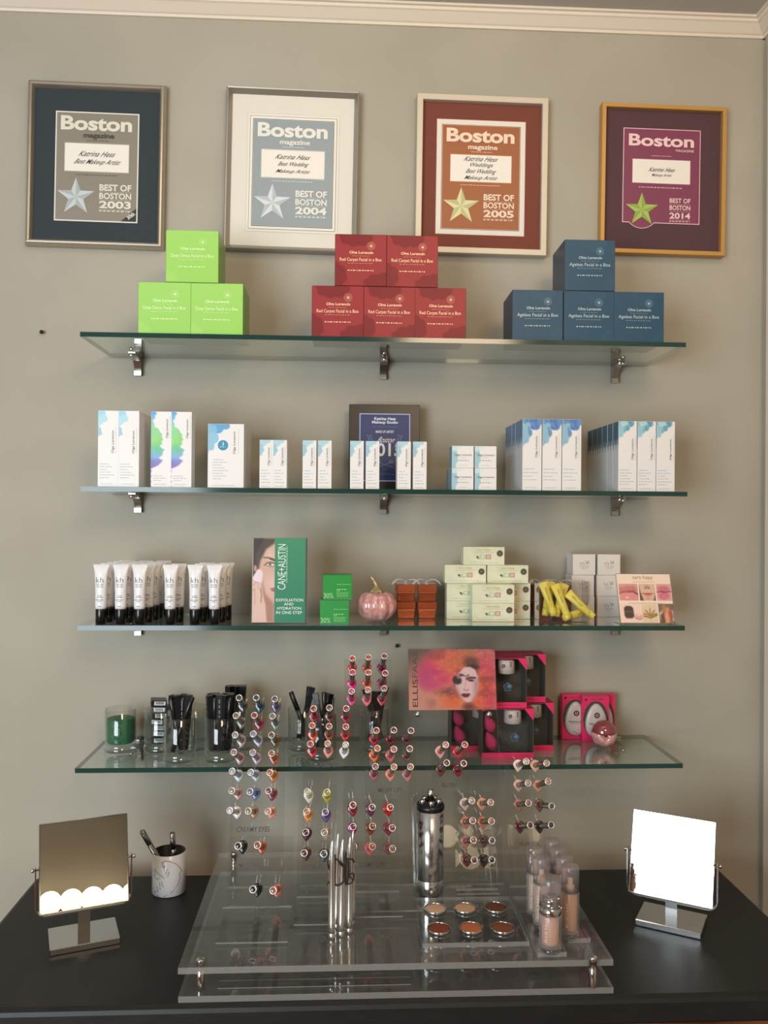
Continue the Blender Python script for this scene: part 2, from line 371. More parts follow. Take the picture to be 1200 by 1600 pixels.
# ================================================================== framed awards
def shade(c, k): return tuple(max(0, min(255, v*k)) for v in c)
def star(mb, cx, cz, r, y, ma, mb_, T=None):
    P = [(cx+(r if k % 2 == 0 else r*.40)*math.sin(math.pi*k/5), cz+(r if k % 2 == 0 else r*.40)*math.cos(math.pi*k/5)) for k in range(10)]
    for k in range(10): mb.poly([(cx, cz), P[k], P[(k+1) % 10]], y, ma if k % 2 else mb_, T)
AY = .022
def award(q, rail, railw, rmat, rprof, matc, sheetrel, layers, sheetc, _n, textc, magc, lines, year, starc, label, f4=False, tri=False, subc=None):
    P = [hy(x, y, -AY) for x, y in q]
    ctr = (P[0]+P[1]+P[2]+P[3])/4
    W = ((P[1]-P[0]).length+(P[2]-P[3]).length)/2; H = ((P[0]-P[3]).length+(P[1]-P[2]).length)/2
    ang = (math.atan2((P[1]-P[0]).z, (P[1]-P[0]).x)+math.atan2((P[2]-P[3]).z, (P[2]-P[3]).x))/2
    t = empty('picture_frame', (ctr.x, -.0005, ctr.z-H/2), (0, -ang, 0)); tag(t, label, 'framed award')
    # rail: mitred profile ring; rprof lists (inset fraction, y)
    m = MB(); rings = []
    for a, y in rprof:
        i = a*railw*W; rings.append([(-W/2+i, -y, i), (W/2-i, -y, i), (W/2-i, -y, H-i), (-W/2+i, -y, H-i)])
    v = [p for r in rings for p in r]; f = [(k*4+i, k*4+(i+1) % 4, k*4+4+(i+1) % 4, k*4+4+i) for k in range(len(rings)-1) for i in range(4)]
    m.add(v, f); m.build('frame_rail', rmat, t)
    iw = railw*W*.9
    MB().box(-W/2+iw, W/2-iw, -.010, -.001, iw, H-iw).build('mount_board', mat('mount_board', matc, .85, 0, .2), t)
    u0, u1, v0, v1 = sheetrel; sx0, sx1 = -W/2+u0*W, -W/2+u1*W; sz0, sz1 = H*(1-v1), H*(1-v0)
    y = -.0104
    for (e, c) in layers:
        MB().rect(sx0-e*W, sx1+e*W, sz0-e*W, sz1+e*W, y).build('mount_line', mat('mount_line', c, .8), t); y -= .0003
    sw, sh = sx1-sx0, sz1-sz0
    X = lambda a: sx0+a*sw
    Z = lambda b: sz1-b*sh
    m = MB(); M = [mat('award_sheet', sheetc, .5), mat('award_ink', textc, .6), mat('award_card', (238, 232, 222), .7), mat('award_script', (62, 60, 60), .7), mat('award_soft_ink', magc, .6), mat('star_light', starc, .5), mat('star_dark', shade(starc, .86), .5), mat('corner_black', (45, 46, 48), .6), mat('card_edge', subc or shade(sheetc, 1.15), .6)]
    m.rect(sx0, sx1, sz0, sz1, y)
    def T(s, a, b, c, d, k=1, bold=0., **kw): m.text(s, X(a), X(b), Z(d), Z(c), y-.0011, k, bold, **kw)
    if not f4:
        T('Boston', .05, .93, .03, .165, 1, .035, res=5); T('magazine', .33, .71, .186, .245, 4, .03)
        m.micro(X(.37), X(.64), Z(.255), sh*.006, y-.0006, 4, 3)
        m.rect(X(.095), X(.905), Z(.555), Z(.275), y-.0004, 8); m.rect(X(.105), X(.895), Z(.545), Z(.285), y-.0006, 2)
        for s, a, b, c, d in lines: T(s, a, b, c, d, 3, .004, shear=.12)
        m.micro(X(.24), X(.76), Z(.577), sh*.006, y-.0006, 4, 4)
        m.disc(X(.25), Z(.785), sw*.205, sw*.205, y-.0004, 8, 40, r_in=.985)
        star(m, X(.25), Z(.785), sw*.245, y-.0007, 5, 6)
        T('BEST OF', .54, .935, .66, .722, 1, .035); T('BOSTON', .54, .935, .74, .798, 1, .03); T(year, .54, .935, .815, .885, 1, .035)
        for zz in (.731, .806, .897): m.rect(X(.54), X(.935), Z(zz+.001), Z(zz-.001), y-.0006, 1)
        m.micro(X(.54), X(.935), Z(.909), sh*.009, y-.0006, 1, 5)
        if tri:
            m.poly([(X(.81), Z(1)), (X(1), Z(1)), (X(1), Z(.875))], y-.0006, 7)
            TT = Matrix.Translation((X(.945), 0, Z(.955))) @ Matrix.Rotation(rad(-38), 4, 'Y')
            m.text('30th', -sw*.055, sw*.05, -sh*.006, sh*.032, y-.0009, 1, .03, T=TT)
    else:
        m.disc(X(.245), Z(.885), sw*.215, sw*.215, y+.00005, 0, 40); m.disc(X(.245), Z(.885), sw*.222, sw*.222, y+.00012, 1, 40, r_in=.965)
        T('Boston', .06, .92, .055, .185, 1, .028, res=5)

        T('MAGAZINE', .68, .92, .208, .235, 1, .01); m.micro(X(.36), X(.63), Z(.285), sh*.006, y-.0006, 1, 3)
        m.rect(X(.10), X(.89), Z(.59), Z(.315), y-.0004, 8); m.rect(X(.115), X(.875), Z(.58), Z(.325), y-.0006, 2)
        T('Katrina Hess', .32, .68, .41, .455, 3, .008, shear=.12); T('Makeup Artist', .355, .635, .475, .515, 3, .004, shear=.12)
        m.micro(X(.2), X(.78), Z(.625), sh*.008, y-.0006, 1, 4)
        star(m, X(.245), Z(.87), sw*.225, y-.0007, 5, 6)
        T('BEST OF', .61, .885, .735, .785, 1, .02); T('BOSTON', .61, .885, .81, .862, 1, .02); T(year, .61, .885, .89, .955, 1, .03)
        for zz in (.798, .875, .967): m.rect(X(.61), X(.885), Z(zz+.001), Z(zz-.001), y-.0006, 1)
        m.micro(X(.61), X(.885), Z(.982), sh*.008, y-.0006, 1, 5)
    m.build('award_sheet', M, t)
    return t
round_p = [(0, 0), (0, .012), (.12, .018), (.3, .0225), (.5, .024), (.7, .0215), (.85, .017), (1, .0115), (1, .009)]
flat_p = [(0, 0), (0, .021), (.08, .0225), (.92, .0225), (1, .0215), (1, .009)]
slope_p = [(0, 0), (0, .020), (.15, .0235), (.35, .0225), (1, .012), (1, .009)]
award([(37, 121.5), (256, 131.5), (254.5, 388), (39, 381)], 0, .052, mat('champagne_silver', (192, 184, 170), .34, .85), round_p, (58, 65, 70), (.209, .795, .183, .835),
      [(.009, (232, 228, 218))], (138, 131, 118), None, (226, 220, 204), (72, 68, 62), [('Katrina Hess', .27, .73, .355, .405), ('Best Makeup Artist', .20, .80, .43, .49)], '2003', (196, 204, 206),
      'silver framed award, slate grey mount, above the green gift cubes', tri=True)
FR2 = award([(348.5, 133.5), (559, 143), (557, 396), (351, 388)], 0, .04, mat('grey_silver', (168, 162, 152), .4, .7), slope_p, (226, 221, 210), (.205, .805, .185, .84),
      [(.048, (208, 204, 194)), (.044, (232, 228, 218)), (.028, (80, 78, 74)), (.025, (236, 232, 222)), (.006, (60, 60, 60)), (.002, (222, 226, 226))], (148, 158, 163), None, (230, 230, 222), (228, 228, 220),
      [('Katrina Hess', .27, .72, .325, .37), ('Best Wedding', .30, .70, .395, .445), ('Makeup Artist', .27, .72, .465, .51)], '2004', (212, 220, 226), 'grey framed award with a white mount and grey sheet, between green and red cubes')
award([(650.5, 145.5), (856, 152.5), (853, 400.5), (648, 392.5)], 0, .046, mat('cream_silver', (206, 196, 178), .5, .25), flat_p, (122, 70, 58), (.20, .79, .181, .835),
      [(.045, (225, 190, 178)), (.041, (230, 222, 212)), (.006, (60, 55, 50)), (.003, (230, 205, 185))], (158, 92, 52), None, (238, 214, 192), (238, 214, 192),
      [('Katrina Hess', .27, .72, .30, .345), ('Weddings', .33, .66, .36, .41), ('Best Wedding', .29, .70, .42, .475), ('Makeup Artist', .27, .72, .485, .535)], '2005', (216, 214, 158), 'cream framed award, brown mount, orange sheet, above the red gift cubes')
award([(939.5, 159.5), (1135, 167), (1131.5, 400.5), (937, 393)], 0, .034, mat('gold_wood', (196, 150, 84), .45, .3), flat_p, (88, 64, 68), (.19, .80, .155, .78),
      [(.006, (236, 196, 200))], (128, 58, 86), None, (240, 204, 204), (240, 204, 204), [], '2014', (166, 194, 92), 'gold framed award, plum mount, purple sheet, above the blue gift cubes', f4=True)

# ================================================================== top shelf: gift cubes
def scallop(pic, cx, cy, rx, ry, c, n=9, amp=.12, k=1.0, ph=0.):
    dx, dy = (pic.x-cx)/rx, (pic.y-cy)/ry; a = np.arctan2(dy, dx); r = np.hypot(dx, dy)
    edge = 1+amp*np.abs(np.sin(n*a/2+ph))+amp*.4*np.sin(3*a+ph*2)
    return pic.where(np.clip((edge-r)/.05+.5, 0, 1)*k, c)
CUBE = .1045
def cube_mesh(kind):
    base, tc, nm = {'green': ((150, 205, 92), (222, 244, 184), 'Deep Detox Facial in a Box'), 'red': ((146, 36, 42), (250, 206, 168), 'Red Carpet Facial in a Box'), 'blue': ((28, 72, 98), (176, 196, 200), 'Ageless Facial in a Box')}[kind]
    p = Pic(56, 56, base)
    if kind == 'red':
        for a in ((.40, -.02, .30, .24, 9, 0), (.0, .82, .20, .26, 8, 1), (.92, .98, .32, .22, 9, 2)): scallop(p, a[0], a[1], a[2], a[3], (118, 8, 22), a[4], .14, 1, a[5])
        for k in range(3): p.where(np.clip(1-np.abs(np.hypot((p.x-.45)/1, (p.y-1.02)/.9)+.012*np.sin(30*p.x)-.16-.05*k)/.012, 0, 1)*.25, (130, 20, 30))
    elif kind == 'green':
        p.where((1-p.y)*.22, (176, 226, 130)); scallop(p, .0, 1., .22, .22, (164, 214, 110), 8, .12, .5, 1)
    else:
        for (cx, cy) in ((.6, -.02), (1.0, 1.0)):
            for k in range(4): p.where(np.clip(1-np.abs(np.hypot(p.x-cx, p.y-cy)+.014*np.sin(np.arctan2(p.y-cy, p.x-cx)*10)-.10-.045*k)/.014, 0, 1)*.28, (70, 120, 140))
    m = MB(); w = CUBE/2; m.rbox(-w, w, -w, w, 0, CUBE, .0006, 0); m.canvas(p.a, -w+.0008, w-.0008, .0008, CUBE-.0008, -w-.0002, 1)
    X = lambda a: -w+a*CUBE
    Z = lambda b: (1-b)*CUBE
    y = -w-.0005
    for k in range(16):    # little burst
        a = math.pi*k/8; c, s = math.cos(a), math.sin(a); cx, cz = X(.70), Z(.225)
        for r0, r1, wd in ((.20, .52, .035), (.58, .95, .05)):
            R = .088*CUBE; m.poly([(cx+c*R*r0-s*R*wd, cz+s*R*r0+c*R*wd), (cx+c*R*r1-s*R*wd, cz+s*R*r1+c*R*wd), (cx+c*R*r1+s*R*wd, cz+s*R*r1-c*R*wd), (cx+c*R*r0+s*R*wd, cz+s*R*r0-c*R*wd)], y, 3)
    m.disc(X(.70), Z(.225), .018*CUBE, .018*CUBE, y, 2, 10)
    m.text('Olga Lorencin', X(.28), X(.74), Z(.395), Z(.325), y, 2, .02); m.micro(X(.33), X(.67), Z(.42), .0011, y, 3, 2)
    m.text(nm, X(.095), X(.905), Z(.54), Z(.455), y, 2, .004); m.micro(X(.25), X(.75), Z(.562), .0014, y, 3, 6); m.micro(X(.25), X(.75), Z(.70), .0019, y, 2, 7)
    if kind == 'blue':   # print on the side facing the middle of the shelf
        Tm = Matrix.Translation((-w-.0003, 0, 0)) @ Matrix.Rotation(rad(-90), 4, 'Z')
        for k in range(9): m.micro(-w*.8, w*.7, CUBE*(.12+.095*k), .0012, 0, 4, 20+k, Tm)
    return m.mesh('gift_cube', [mat('cube_'+kind, {'green': (128, 170, 84), 'red': (120, 22, 30), 'blue': (44, 62, 84)}[kind], .4), printed(), mat('cube_ink_'+kind, tc, .4), mat('cube_ink2_'+kind, tuple((a*.55+b*.45) for a, b in zip(tc, base)), .5), mat('cube_side_ink', (86, 100, 116), .6)])
YC = -.214
for kind, spots in (('green', [(257, 524, 0, 'lower row, end nearest the shelf end'), (339, 524, 0, 'lower row, beside the red cubes side'), (299.8, 442, 1, 'alone on top of two others')]),
                    ('red', [(528, 528, 0, 'lower row, left'), (608, 528, 0, 'lower row, middle'), (688, 529, 0, 'lower row, right'), (564, 447, 1, 'upper row, left'), (644, 448, 1, 'upper row, right')]),
                    ('blue', [(840.5, 530, 0, 'lower row, left'), (920, 530, 0, 'lower row, middle'), (998.5, 530, 0, 'lower row, right'), (922, 450, 1, 'alone on top of the row')])):
    me = cube_mesh(kind)
    for px, py, lv, pos in spots:
        x = hy(px, py, YC).x
        o = obj('gift_cube', me, None, (x, YC+CUBE/2, ZS[0]+.0002+lv*(CUBE+.0006)), (0, 0, rad(random.uniform(-1, 1))))
        tag(o, '%s facial gift cube, %s' % ({'green': 'lime green', 'red': 'red', 'blue': 'dark blue'}[kind], pos), 'gift box', '%s gift cubes on the top shelf' % kind)

# ================================================================== second shelf: white cartons
def wash(W, H, kind):
    p = Pic(W, H, (229, 227, 226)); N = p.noise(7, 3)*.6+p.noise(15, 5)*.4; asp = H/W
    if kind == 'pale':
        scallop(p, -.05, .08, .40, .10, (165, 212, 228), 7, .25, .9, .5); scallop(p, -.02, .27, .16, .06, (150, 190, 212), 6, .3, .9)
        scallop(p, 0, .0, .3, .06, (130, 200, 226), 7, .2, .5)
    elif kind == 'rainbow':
        Y = p.y; edge = np.interp(Y, [0, .03, .1, .14, .2, .25, .33, .42, .45, .5, .55, .62, .64, .68, .74, .76], [.2, .26, .12, .1, .2, .42, .56, .55, .42, .62, .60, .40, .55, .52, .16, 0])+.03*np.sin(Y*90)
        col = np.stack([np.interp(Y, [0, .12, .2, .4, .5, .6, .66, .75], c) for c in ([70, 110, 120, 130, 90, 110, 110, 120], [150, 180, 205, 205, 185, 160, 110, 90], [225, 215, 140, 110, 150, 215, 190, 180])], -1)
        k = np.clip((edge-p.x)/.04+.5, 0, 1)[..., None]*(.75+.25*N[..., None]); p.a = p.a*(1-k)+col*k
    elif kind == 'small':
        scallop(p, .05, -.02, .60, .14, (160, 205, 222), 8, .22, .9, .4); scallop(p, -.02, .20, .26, .12, (138, 190, 210), 7, .25, .85, 1)
    elif kind == 'blue':
        k0 = p.a.copy(); scallop(p, .28, -.04, .78, .20, (96, 142, 196), 9, .16, 1, .4); scallop(p, .05, .18, .36, .16, (140, 184, 206), 8, .2, 1, 1)
        p.where(((N > .5)*(k0.sum(-1)-p.a.sum(-1) > 60))*.45, (60, 100, 165))
    elif kind == 'teal':
        k0 = p.a.copy(); scallop(p, .12, -.02, .62, .16, (110, 168, 190), 9, .18, 1, .2); scallop(p, -.02, .12, .34, .11, (150, 196, 208), 8, .2, 1, 1)
        p.where(((N > .55)*(k0.sum(-1)-p.a.sum(-1) > 60))*.45, (70, 130, 165)); scallop(p, .3, .02, .2, .04, (200, 226, 228), 7, .2, .7)
    elif kind == 'big':
        scallop(p, .1, -.02, .42, .16, (96, 160, 206), 8, .2, 1, .2); scallop(p, -.02, .2, .24, .22, (130, 186, 214), 8, .25, .9, 1)
    elif kind == 'cube':
        scallop(p, -.02, .5, .22, .7, (150, 192, 208), 9, .25, .9, 1); scallop(p, .1, .0, .3, .2, (205, 226, 232), 9, .25, .8, 1)
    return p.a
def sidewash(W, H, kind):
    p = Pic(W, H, (214, 214, 216))
    if kind in ('blue', 'teal', 'small', 'cube'):
        c = {'blue': (92, 128, 160), 'teal': (66, 104, 124), 'small': (150, 184, 200), 'cube': (110, 140, 160)}[kind]
        p.where(np.clip((.34+.06*np.sin(p.x*14)-p.y)/.03, 0, 1) if kind != 'cube' else np.ones(p.x.shape)*.8, c)
    return p.a
SPEC = {  # w, h, d, brand strip (x0,x1,z0,z1 as fractions), print block
    'pale': (.0405, .1515, .037, (.66, .80, .44, .74), (.10, .80, .30, .12)),
    'rainbow': (.0405, .151, .037, (.72, .86, .65, .90), (.12, .85, .15, .09)),
    'big': (.0715, .128, .046, (.70, .78, .53, .88), (.14, .58, .44, .14)),
    'small': (.0275, .097, .024, (.58, .78, .47, .84), (.12, .85, .37, .12)),
    'blue': (.0395, .146, .035, (.66, .80, .46, .76), (.06, .92, .30, .15)),
    'teal': (.0385, .144, .035, (.70, .84, .45, .75), (.08, .84, .30, .10)),
    'cube': (.0445, .0445, .042, None, None)}
def carton_mesh(kind, seed=1):
    w, h, d, br, blk = SPEC[kind]; m = MB(); W = w/2; m.rbox(-W, W, -d/2, d/2, 0, h, .0003, 0)
    nx = {'big': 46, 'cube': 26}.get(kind, 24); m.canvas(wash(nx, int(nx*h/w*.8), kind), -W+.0004, W-.0004, .0004, h-.0004, -d/2-.00015, 1)
    y = -d/2-.0004; X = lambda a: -W+a*w
    if kind == 'cube':
        m.text('Olga Lorencin', X(.12), X(.90), h*.52, h*.64, y, 2, .004); m.micro(X(.35), X(.66), h*.47, .0006, y, 3, 2); m.micro(X(.25), X(.78), h*.34, .0016, y, 3, 3); m.micro(X(.3), X(.7), h*.12, .0007, y, 3, 5)
    else:
        m.text('Olga Lorencin', X(br[0]), X(br[1]), h*br[2], h*br[3], y, 2, .006, rot=90)
        m.micro(h*br[2], h*br[3]*1.05, X(br[1]+.07), .0006, y, 3, 3, rot=True)
        n = max(3, int((blk[2]-blk[3])*h/.0045))
        for k in range(n): m.micro(X(blk[0]), X(blk[0]+(blk[1]-blk[0])*(.55+.45*((k*7+seed) % 5)/4)), h*(blk[2]-(blk[2]-blk[3])*k/(n-1)), .0011, y, 4 if k < 2 and kind != 'rainbow' else 3, k+seed)
        m.micro(X(.15), X(.75), h*.04, .0009, y, 3, 9)
    if kind == 'big':
        m.disc(X(.42), h*.665, w*.145, w*.145, y, 5, 28); m.text('3', X(.395), X(.445), h*.66, h*.71, y-.0003, 6, .01); m.micro(X(.34), X(.50), h*.64, .0009, y-.0003, 6, 2)
    for sx in (-1, 1):
        T = Matrix.Translation((sx*(W+.00015), 0, 0)) @ Matrix.Rotation(rad(90*sx), 4, 'Z')
        if kind in ('blue', 'teal', 'cube'): m.canvas(sidewash(10, 30, kind), -d/2+.0004, d/2-.0004, .0004, h-.0004, 0, 1, T)
    m.micro(-W*.8, W*.8, h-.0002, .0001, d/2+.0002, 3, 3)
    return m.mesh('skincare_carton', [WHITE, printed(), INKD, INKG, mat('blue_ink', (110, 165, 200), .6), mat('teal_badge', (38, 140, 178), .5), mat('white_ink', (230, 240, 242), .6)])
YB = -.216
def carton_group(kind, spots, deep_col, ndeep, names, desc, grp, levels=None, ys=None):
    me = carton_mesh(kind); w, h, d, _, _ = SPEC[kind]
    for i, (px, py) in enumerate(spots):
        x = hy(px, py, YB).x
        for r in range(ndeep if i == deep_col else 1):
            o = obj('skincare_carton', me, None, (x+random.uniform(-.0003, .0003), YB+d/2+r*(d+.0012), ZS[1]+.0002+(levels[i]*(h+.0003) if levels else 0)), (0, 0, rad(random.uniform(-.35, .35))))
            pos = names[i] if r == 0 else '%s, %s in line' % (names[i], ORD[r])
            tag(o, '%s, %s' % (desc, pos), 'carton', grp)
G2 = 'white cartons on the second shelf'
carton_group('pale', [(168.6, 760), (201, 760)], 1, 4, ['left one at the shelf end', 'right one'], 'tall white carton with pale blue wash', G2)
carton_group('rainbow', [(251.3, 761), (283.2, 761)], 1, 1, ['left of two', 'right of two'], 'tall white carton with rainbow wash', G2)
carton_group('big', [(352.5, 761)], 0, 3, ['front one'], 'wide white carton with round blue badge', G2)
carton_group('small', [(416, 763), (437.5, 763)], 1, 2, ['left one', 'right one'], 'short slim carton, first pair after the wide carton', G2)
carton_group('small', [(483.3, 763), (507.2, 763)], 1, 2, ['left one', 'right one'], 'short slim carton, second pair after the wide carton', G2)
carton_group('small', [(557.5, 764), (581.8, 764)], 1, 1, ['left one', 'right one'], 'short slim carton, pair before the black plaque', G2)
carton_group('small', [(631, 765), (655.8, 765)], 0, 2, ['left one', 'right one'], 'short slim carton, pair over the plaque edge', G2)
carton_group('cube', [(723, 766), (758.5, 766), (723, 731), (758.5, 731)], 0, 2, ['bottom left of four', 'bottom right of four', 'top left of four', 'top right of four'], 'small square white carton', G2, [0, 0, 1, 1])
carton_group('blue', [(831, 767), (862, 767), (893, 767)], 0, 5, ['left of front three', 'middle of front three', 'right of front three'], 'tall carton with deep blue wash', G2)
carton_group('teal', [(980.5, 768), (1010, 768), (1039.5, 768)], 0, 6, ['left of front three', 'middle of front three', 'right of front three'], 'tall carton with teal wash at shelf end', G2)

# black plaque standing behind the cartons
p0, p1, p2 = hy(545.5, 632, -.035), hy(655.5, 634, -.035), hy(545, 768, -.035)
W = p1.x-p0.x; H = p0.z-ZS[1]-.0005
t = empty('award_plaque', ((p0.x+p1.x)/2, -.058, ZS[1]+.0003), (-.06, 0, 0)); tag(t, 'black framed navy award plaque standing behind the slim white cartons', 'plaque')
MB().rbox(-W/2, W/2, 0, .012, 0, H, .001).build('plaque_board', mat('plaque_black', (24, 23, 22), .35), t)
m = MB(); X = lambda a: -W/2+W*(a-52)/(1062-52)
Z = lambda b: H*(1-(b-110)/(1345-110))
m.rect(X(200), X(922), Z(1205), Z(240), -.0006, 1); m.rect(X(214), X(908), Z(1190), Z(254), -.0009, 0); y = -.0013
m.text('Katrina Hess', X(410), X(715), Z(335), Z(292), y, 2, .03); m.text('Makeup Studio', X(378), X(748), Z(395), Z(345), y, 2, .03)
m.rect(X(372), X(745), Z(432), Z(426), y, 3); m.text('MAKE UP ARTIST', X(432), X(690), Z(518), Z(482), y, 2, .02); m.text('Boston', X(440), X(705), Z(655), Z(575), y-.0004, 2, .003, shear=.25)
m.text('2015', X(330), X(800), Z(850), Z(660), y, 2, .02); m.rect(X(530), X(595), Z(1040), Z(1034), y, 3); m.micro(X(420), X(700), Z(1105), .0018, y, 3, 4); m.micro(X(500), X(620), Z(1080), .001, y, 3, 5)
for s, cx in ((1, 350), (-1, 770)):
    for k in range(5):
        a = rad(30+k*8); bx, bz = cx+s*(k*12-10), 590+k*42
        m.poly([(X(bx), Z(bz)), (X(bx-s*30), Z(bz-22)), (X(bx-s*38), Z(bz-50)), (X(bx-s*8), Z(bz-30))], y, 3); m.poly([(X(bx+s*8), Z(bz)), (X(bx+s*30), Z(bz-30)), (X(bx+s*36), Z(bz-58)), (X(bx+s*4), Z(bz-30))], y, 3)
for s in (1, -1):
    m.poly([(X(560-s*120), Z(1000)), (X(560+s*90), Z(930)), (X(560+s*95), Z(940)), (X(560-s*115), Z(1010))], y, 3); m.disc(X(560+s*90), Z(930), W*.035, H*.02, y, 3, 14)
m.build('award_print', [mat('navy_print', (34, 50, 104), .45), mat('lilac_line', (176, 184, 222), .5), mat('plaque_white', (226, 226, 232), .5), mat('plaque_blue', (96, 114, 160), .6)], t)
MB().box(-.02, .02, .012, .014, 0, H*.6).build('easel_strut', mat('plaque_black', (24, 23, 22), .35), t)
# ================================================================== third shelf
Z3 = ZS[2]+.0002
# --- white squeeze tubes standing on black caps
def sell(t, rx, ry, e):
    c, s = math.cos(t), math.sin(t); return (rx*math.copysign(abs(c)**(2/e), c), ry*math.copysign(abs(s)**(2/e), s))
TR = [(.0108, .0108, .031), (.0112, .0112, .036), (.0113, .0108, .060), (.0118, .0094, .080), (.0126, .0072, .097), (.0138, .0046, .108), (.0148, .0020, .1135), (.0156, .0011, .1140), (.0157, .0010, .1195)]
def tube_front(z, x):
    zs = [t[2] for t in TR]; rx = np.interp(z, zs, [t[0] for t in TR]); ry = np.interp(z, zs, [t[1] for t in TR])
    return -ry*math.sqrt(max(0, 1-min(1, abs(x)/rx)**2))-.0003
m = MB(); m.loft([[(*sell(2*math.pi*k/24, a, b, 2.0), z) for k in range(24)] for a, b, z in TR]); TUBE = m.mesh('tube_body', [mat('tube_white', (230, 229, 231), .28)])
TCAP = MB().lathe([(.0098, 0), (.0104, .0006), (.0104, .0305), (.0098, .0318)], 24).mesh('tube_cap', [mat('cap_black', (14, 15, 17), .22)])
m = MB(); fn = lambda p: (p[0], tube_front(p[2], p[0]), p[2])
m.text('kh', -.0078, .0066, .0835, .0940, 0, 0, -.012, fn=fn)
for k in range(3): m.text(['katrina hess', 'makeup studio', 'collection'][k], -.0068, .0066, .0795-.0026*k, .0812-.0026*k, 0, 0, .01, fn=fn)
for a, b, z in ((-.0035, .0045, .0575), (-.005, .006, .0545), (-.0085, .0068, .049), (-.003, .0032, .046), (-.003, .003, .0365)): m.text('-'*7, a, b, z-.0005, z+.0005, 0, 0, .03, fn=fn)
TLET = m.mesh('tube_lettering', [INKD])
rows = [[157.6, 188.4, 218, 266, 304.6, 334.8], [169, 201, 231, 279, 316, 345], [179, 211, 241, 323, 354], [189, 219, 248], [197.5, 227.5, 255.5]]
sides = {6: ['at the shelf end', 'beside the end tube', 'third along', 'fourth along', 'fifth along', 'next the face card'], 5: ['at the shelf end', 'second along', 'third along', 'fourth along', 'next the face card'], 3: ['toward the shelf end', 'in the middle', 'toward the face card']}
for r, xs in enumerate(rows):
    Y = -.206+.036*r
    for i, px in enumerate(xs):
        p = hy(px, 965, Y); t = empty('cosmetic_tube', (p.x, Y, Z3), (0, 0, rad(random.uniform(-7, 7) if r else random.uniform(-2, 2))))
        obj('tube_body', TUBE, t); obj('tube_cap', TCAP, t); obj('tube_lettering', TLET, t)
        tag(t, 'white tube on a black cap, %s row from the front, %s' % (ORD[r], sides[len(xs)][i]), 'cosmetic tube', 'white squeeze tubes on the third shelf')

# --- acrylic stand with the face and green card
def stand_card(pL, pR, ptop, pbot, Y, pic, lean, name, label, extra=None, thick=.0024, sub='photo_print'):
    xa = hy(pL, (ptop+pbot)/2, Y).x; xb = hy(pR, (ptop+pbot)/2, Y).x; W = xb-xa
    H = (hy(pL, ptop, Y+math.sin(lean)*.1).z-(Z3 if name != 'x' else 0))/math.cos(lean)
    t = empty(name, ((xa+xb)/2, Y, Z3), (0, 0, 0)); tag(t, label, 'sign')
    r = Matrix.Rotation(-lean, 4, 'X')
    MB().box(-W/2, W/2, -thick, 0, .0, H, 0, r).box(-W/2, W/2, .0006, .002, 0, H, 0, r).box(-W/2, W/2, -thick, .055, 0, .0022, 0).build('acrylic_holder', [CLEAR], t)
    e = MB(); 
    for (a, b, c, d) in ((-W/2-.0006, -W/2, 0, H), (W/2, W/2+.0006, 0, H), (-W/2, W/2, H, H+.0006)): e.box(a, b, -thick, .002, c, d, 0, r)
    e.build('holder_edge', [EDGE], t)
    m = MB(); g = .001; m.canvas(pic.a, -W/2+g, W/2-g, .0035, H-g, -thick-.0004, 0, r)
    if extra: extra(m, W, H, -thick-.0008, r)
    m.build(sub, [printed(), mat('print_white', (226, 240, 232), .5), mat('print_brown', (150, 110, 96), .6)], t)
    return t
p = Pic(84, 130, (150, 112, 92))
p.where(np.ones(p.x.shape), (205, 168, 152)); F = p.noise(6, 2)
p.poly([(0, 0), (.42, 0), (.40, .06), (.25, .13), (.14, .27), (.10, .42), (.0, .5)], (72, 58, 50), .05); p.poly([(0, 0), (.2, 0), (.05, .2), (.08, .4), (0, .48)], (48, 40, 36), .05)
p.ell(.33, .20, .14, .10, (222, 188, 172), .9, 0, .9); p.ell(.36, .55, .20, .18, (220, 186, 176), .9, 0, .9)
p.ell(.05, .36, .035, .05, (190, 150, 132), .5); p.line([(.20, .232), (.29, .232), (.41, .262)], .010, (70, 52, 44), .012); p.line([(.32, .242), (.42, .268)], .018, (64, 46, 38), .012)
p.ell(.335, .313, .12, .034, (150, 112, 98), .6, 5); p.poly([(.25, .315), (.32, .292), (.40, .315), (.40, .325), (.32, .335)], (226, 222, 218), .015); p.ell(.32, .311, .033, .022, (96, 128, 112), .3); p.ell(.322, .311, .013, .009, (30, 34, 32), .4)
p.line([(.21, .325), (.28, .293), (.33, .287), (.40, .298)], .008, (60, 44, 38), .01); p.line([(.26, .33), (.33, .342), (.40, .33)], .004, (96, 66, 58), .01)
p.poly([(.32, .60), (.41, .585), (.41, .64), (.36, .63)], (160, 84, 84), .02); p.poly([(.18, .52), (.24, .66), (.40, .78), (.40, 1), (.25, 1)], (166, 120, 102), .06)
p.poly([(0, .48), (.07, .44), (.16, .52), (.15, .60), (.24, .78), (.27, 1), (0, 1)], (218, 184, 172), .03); p.poly([(.0, .47), (.09, .37), (.15, .375), (.19, .42), (.17, .53), (.11, .54), (.03, .50)], (232, 212, 220), .02)
p.line([(.02, .56), (.06, .52), (.13, .535)], .006, (176, 132, 122), .02); p.line([(.0, .63), (.04, .60), (.05, .78)], .006, (180, 134, 120), .02); p.line([(.15, .60), (.17, .68), (.16, .76)], .008, (140, 94, 84), .02); p.line([(.10, .55), (.11, .60)], .004, (190, 140, 130), .02)
p.where(F*.12, (180, 140, 124))
p.where((p.x > .405)*1.0, (38, 124, 92)); p.where((p.x > .405)*np.clip(1-p.y*1.2, 0, 1)*.5, (72, 148, 100))
p.where((p.x > .965)*1.0, (70, 64, 58)); p.where((p.x < .012)*1.0, (226, 214, 204))
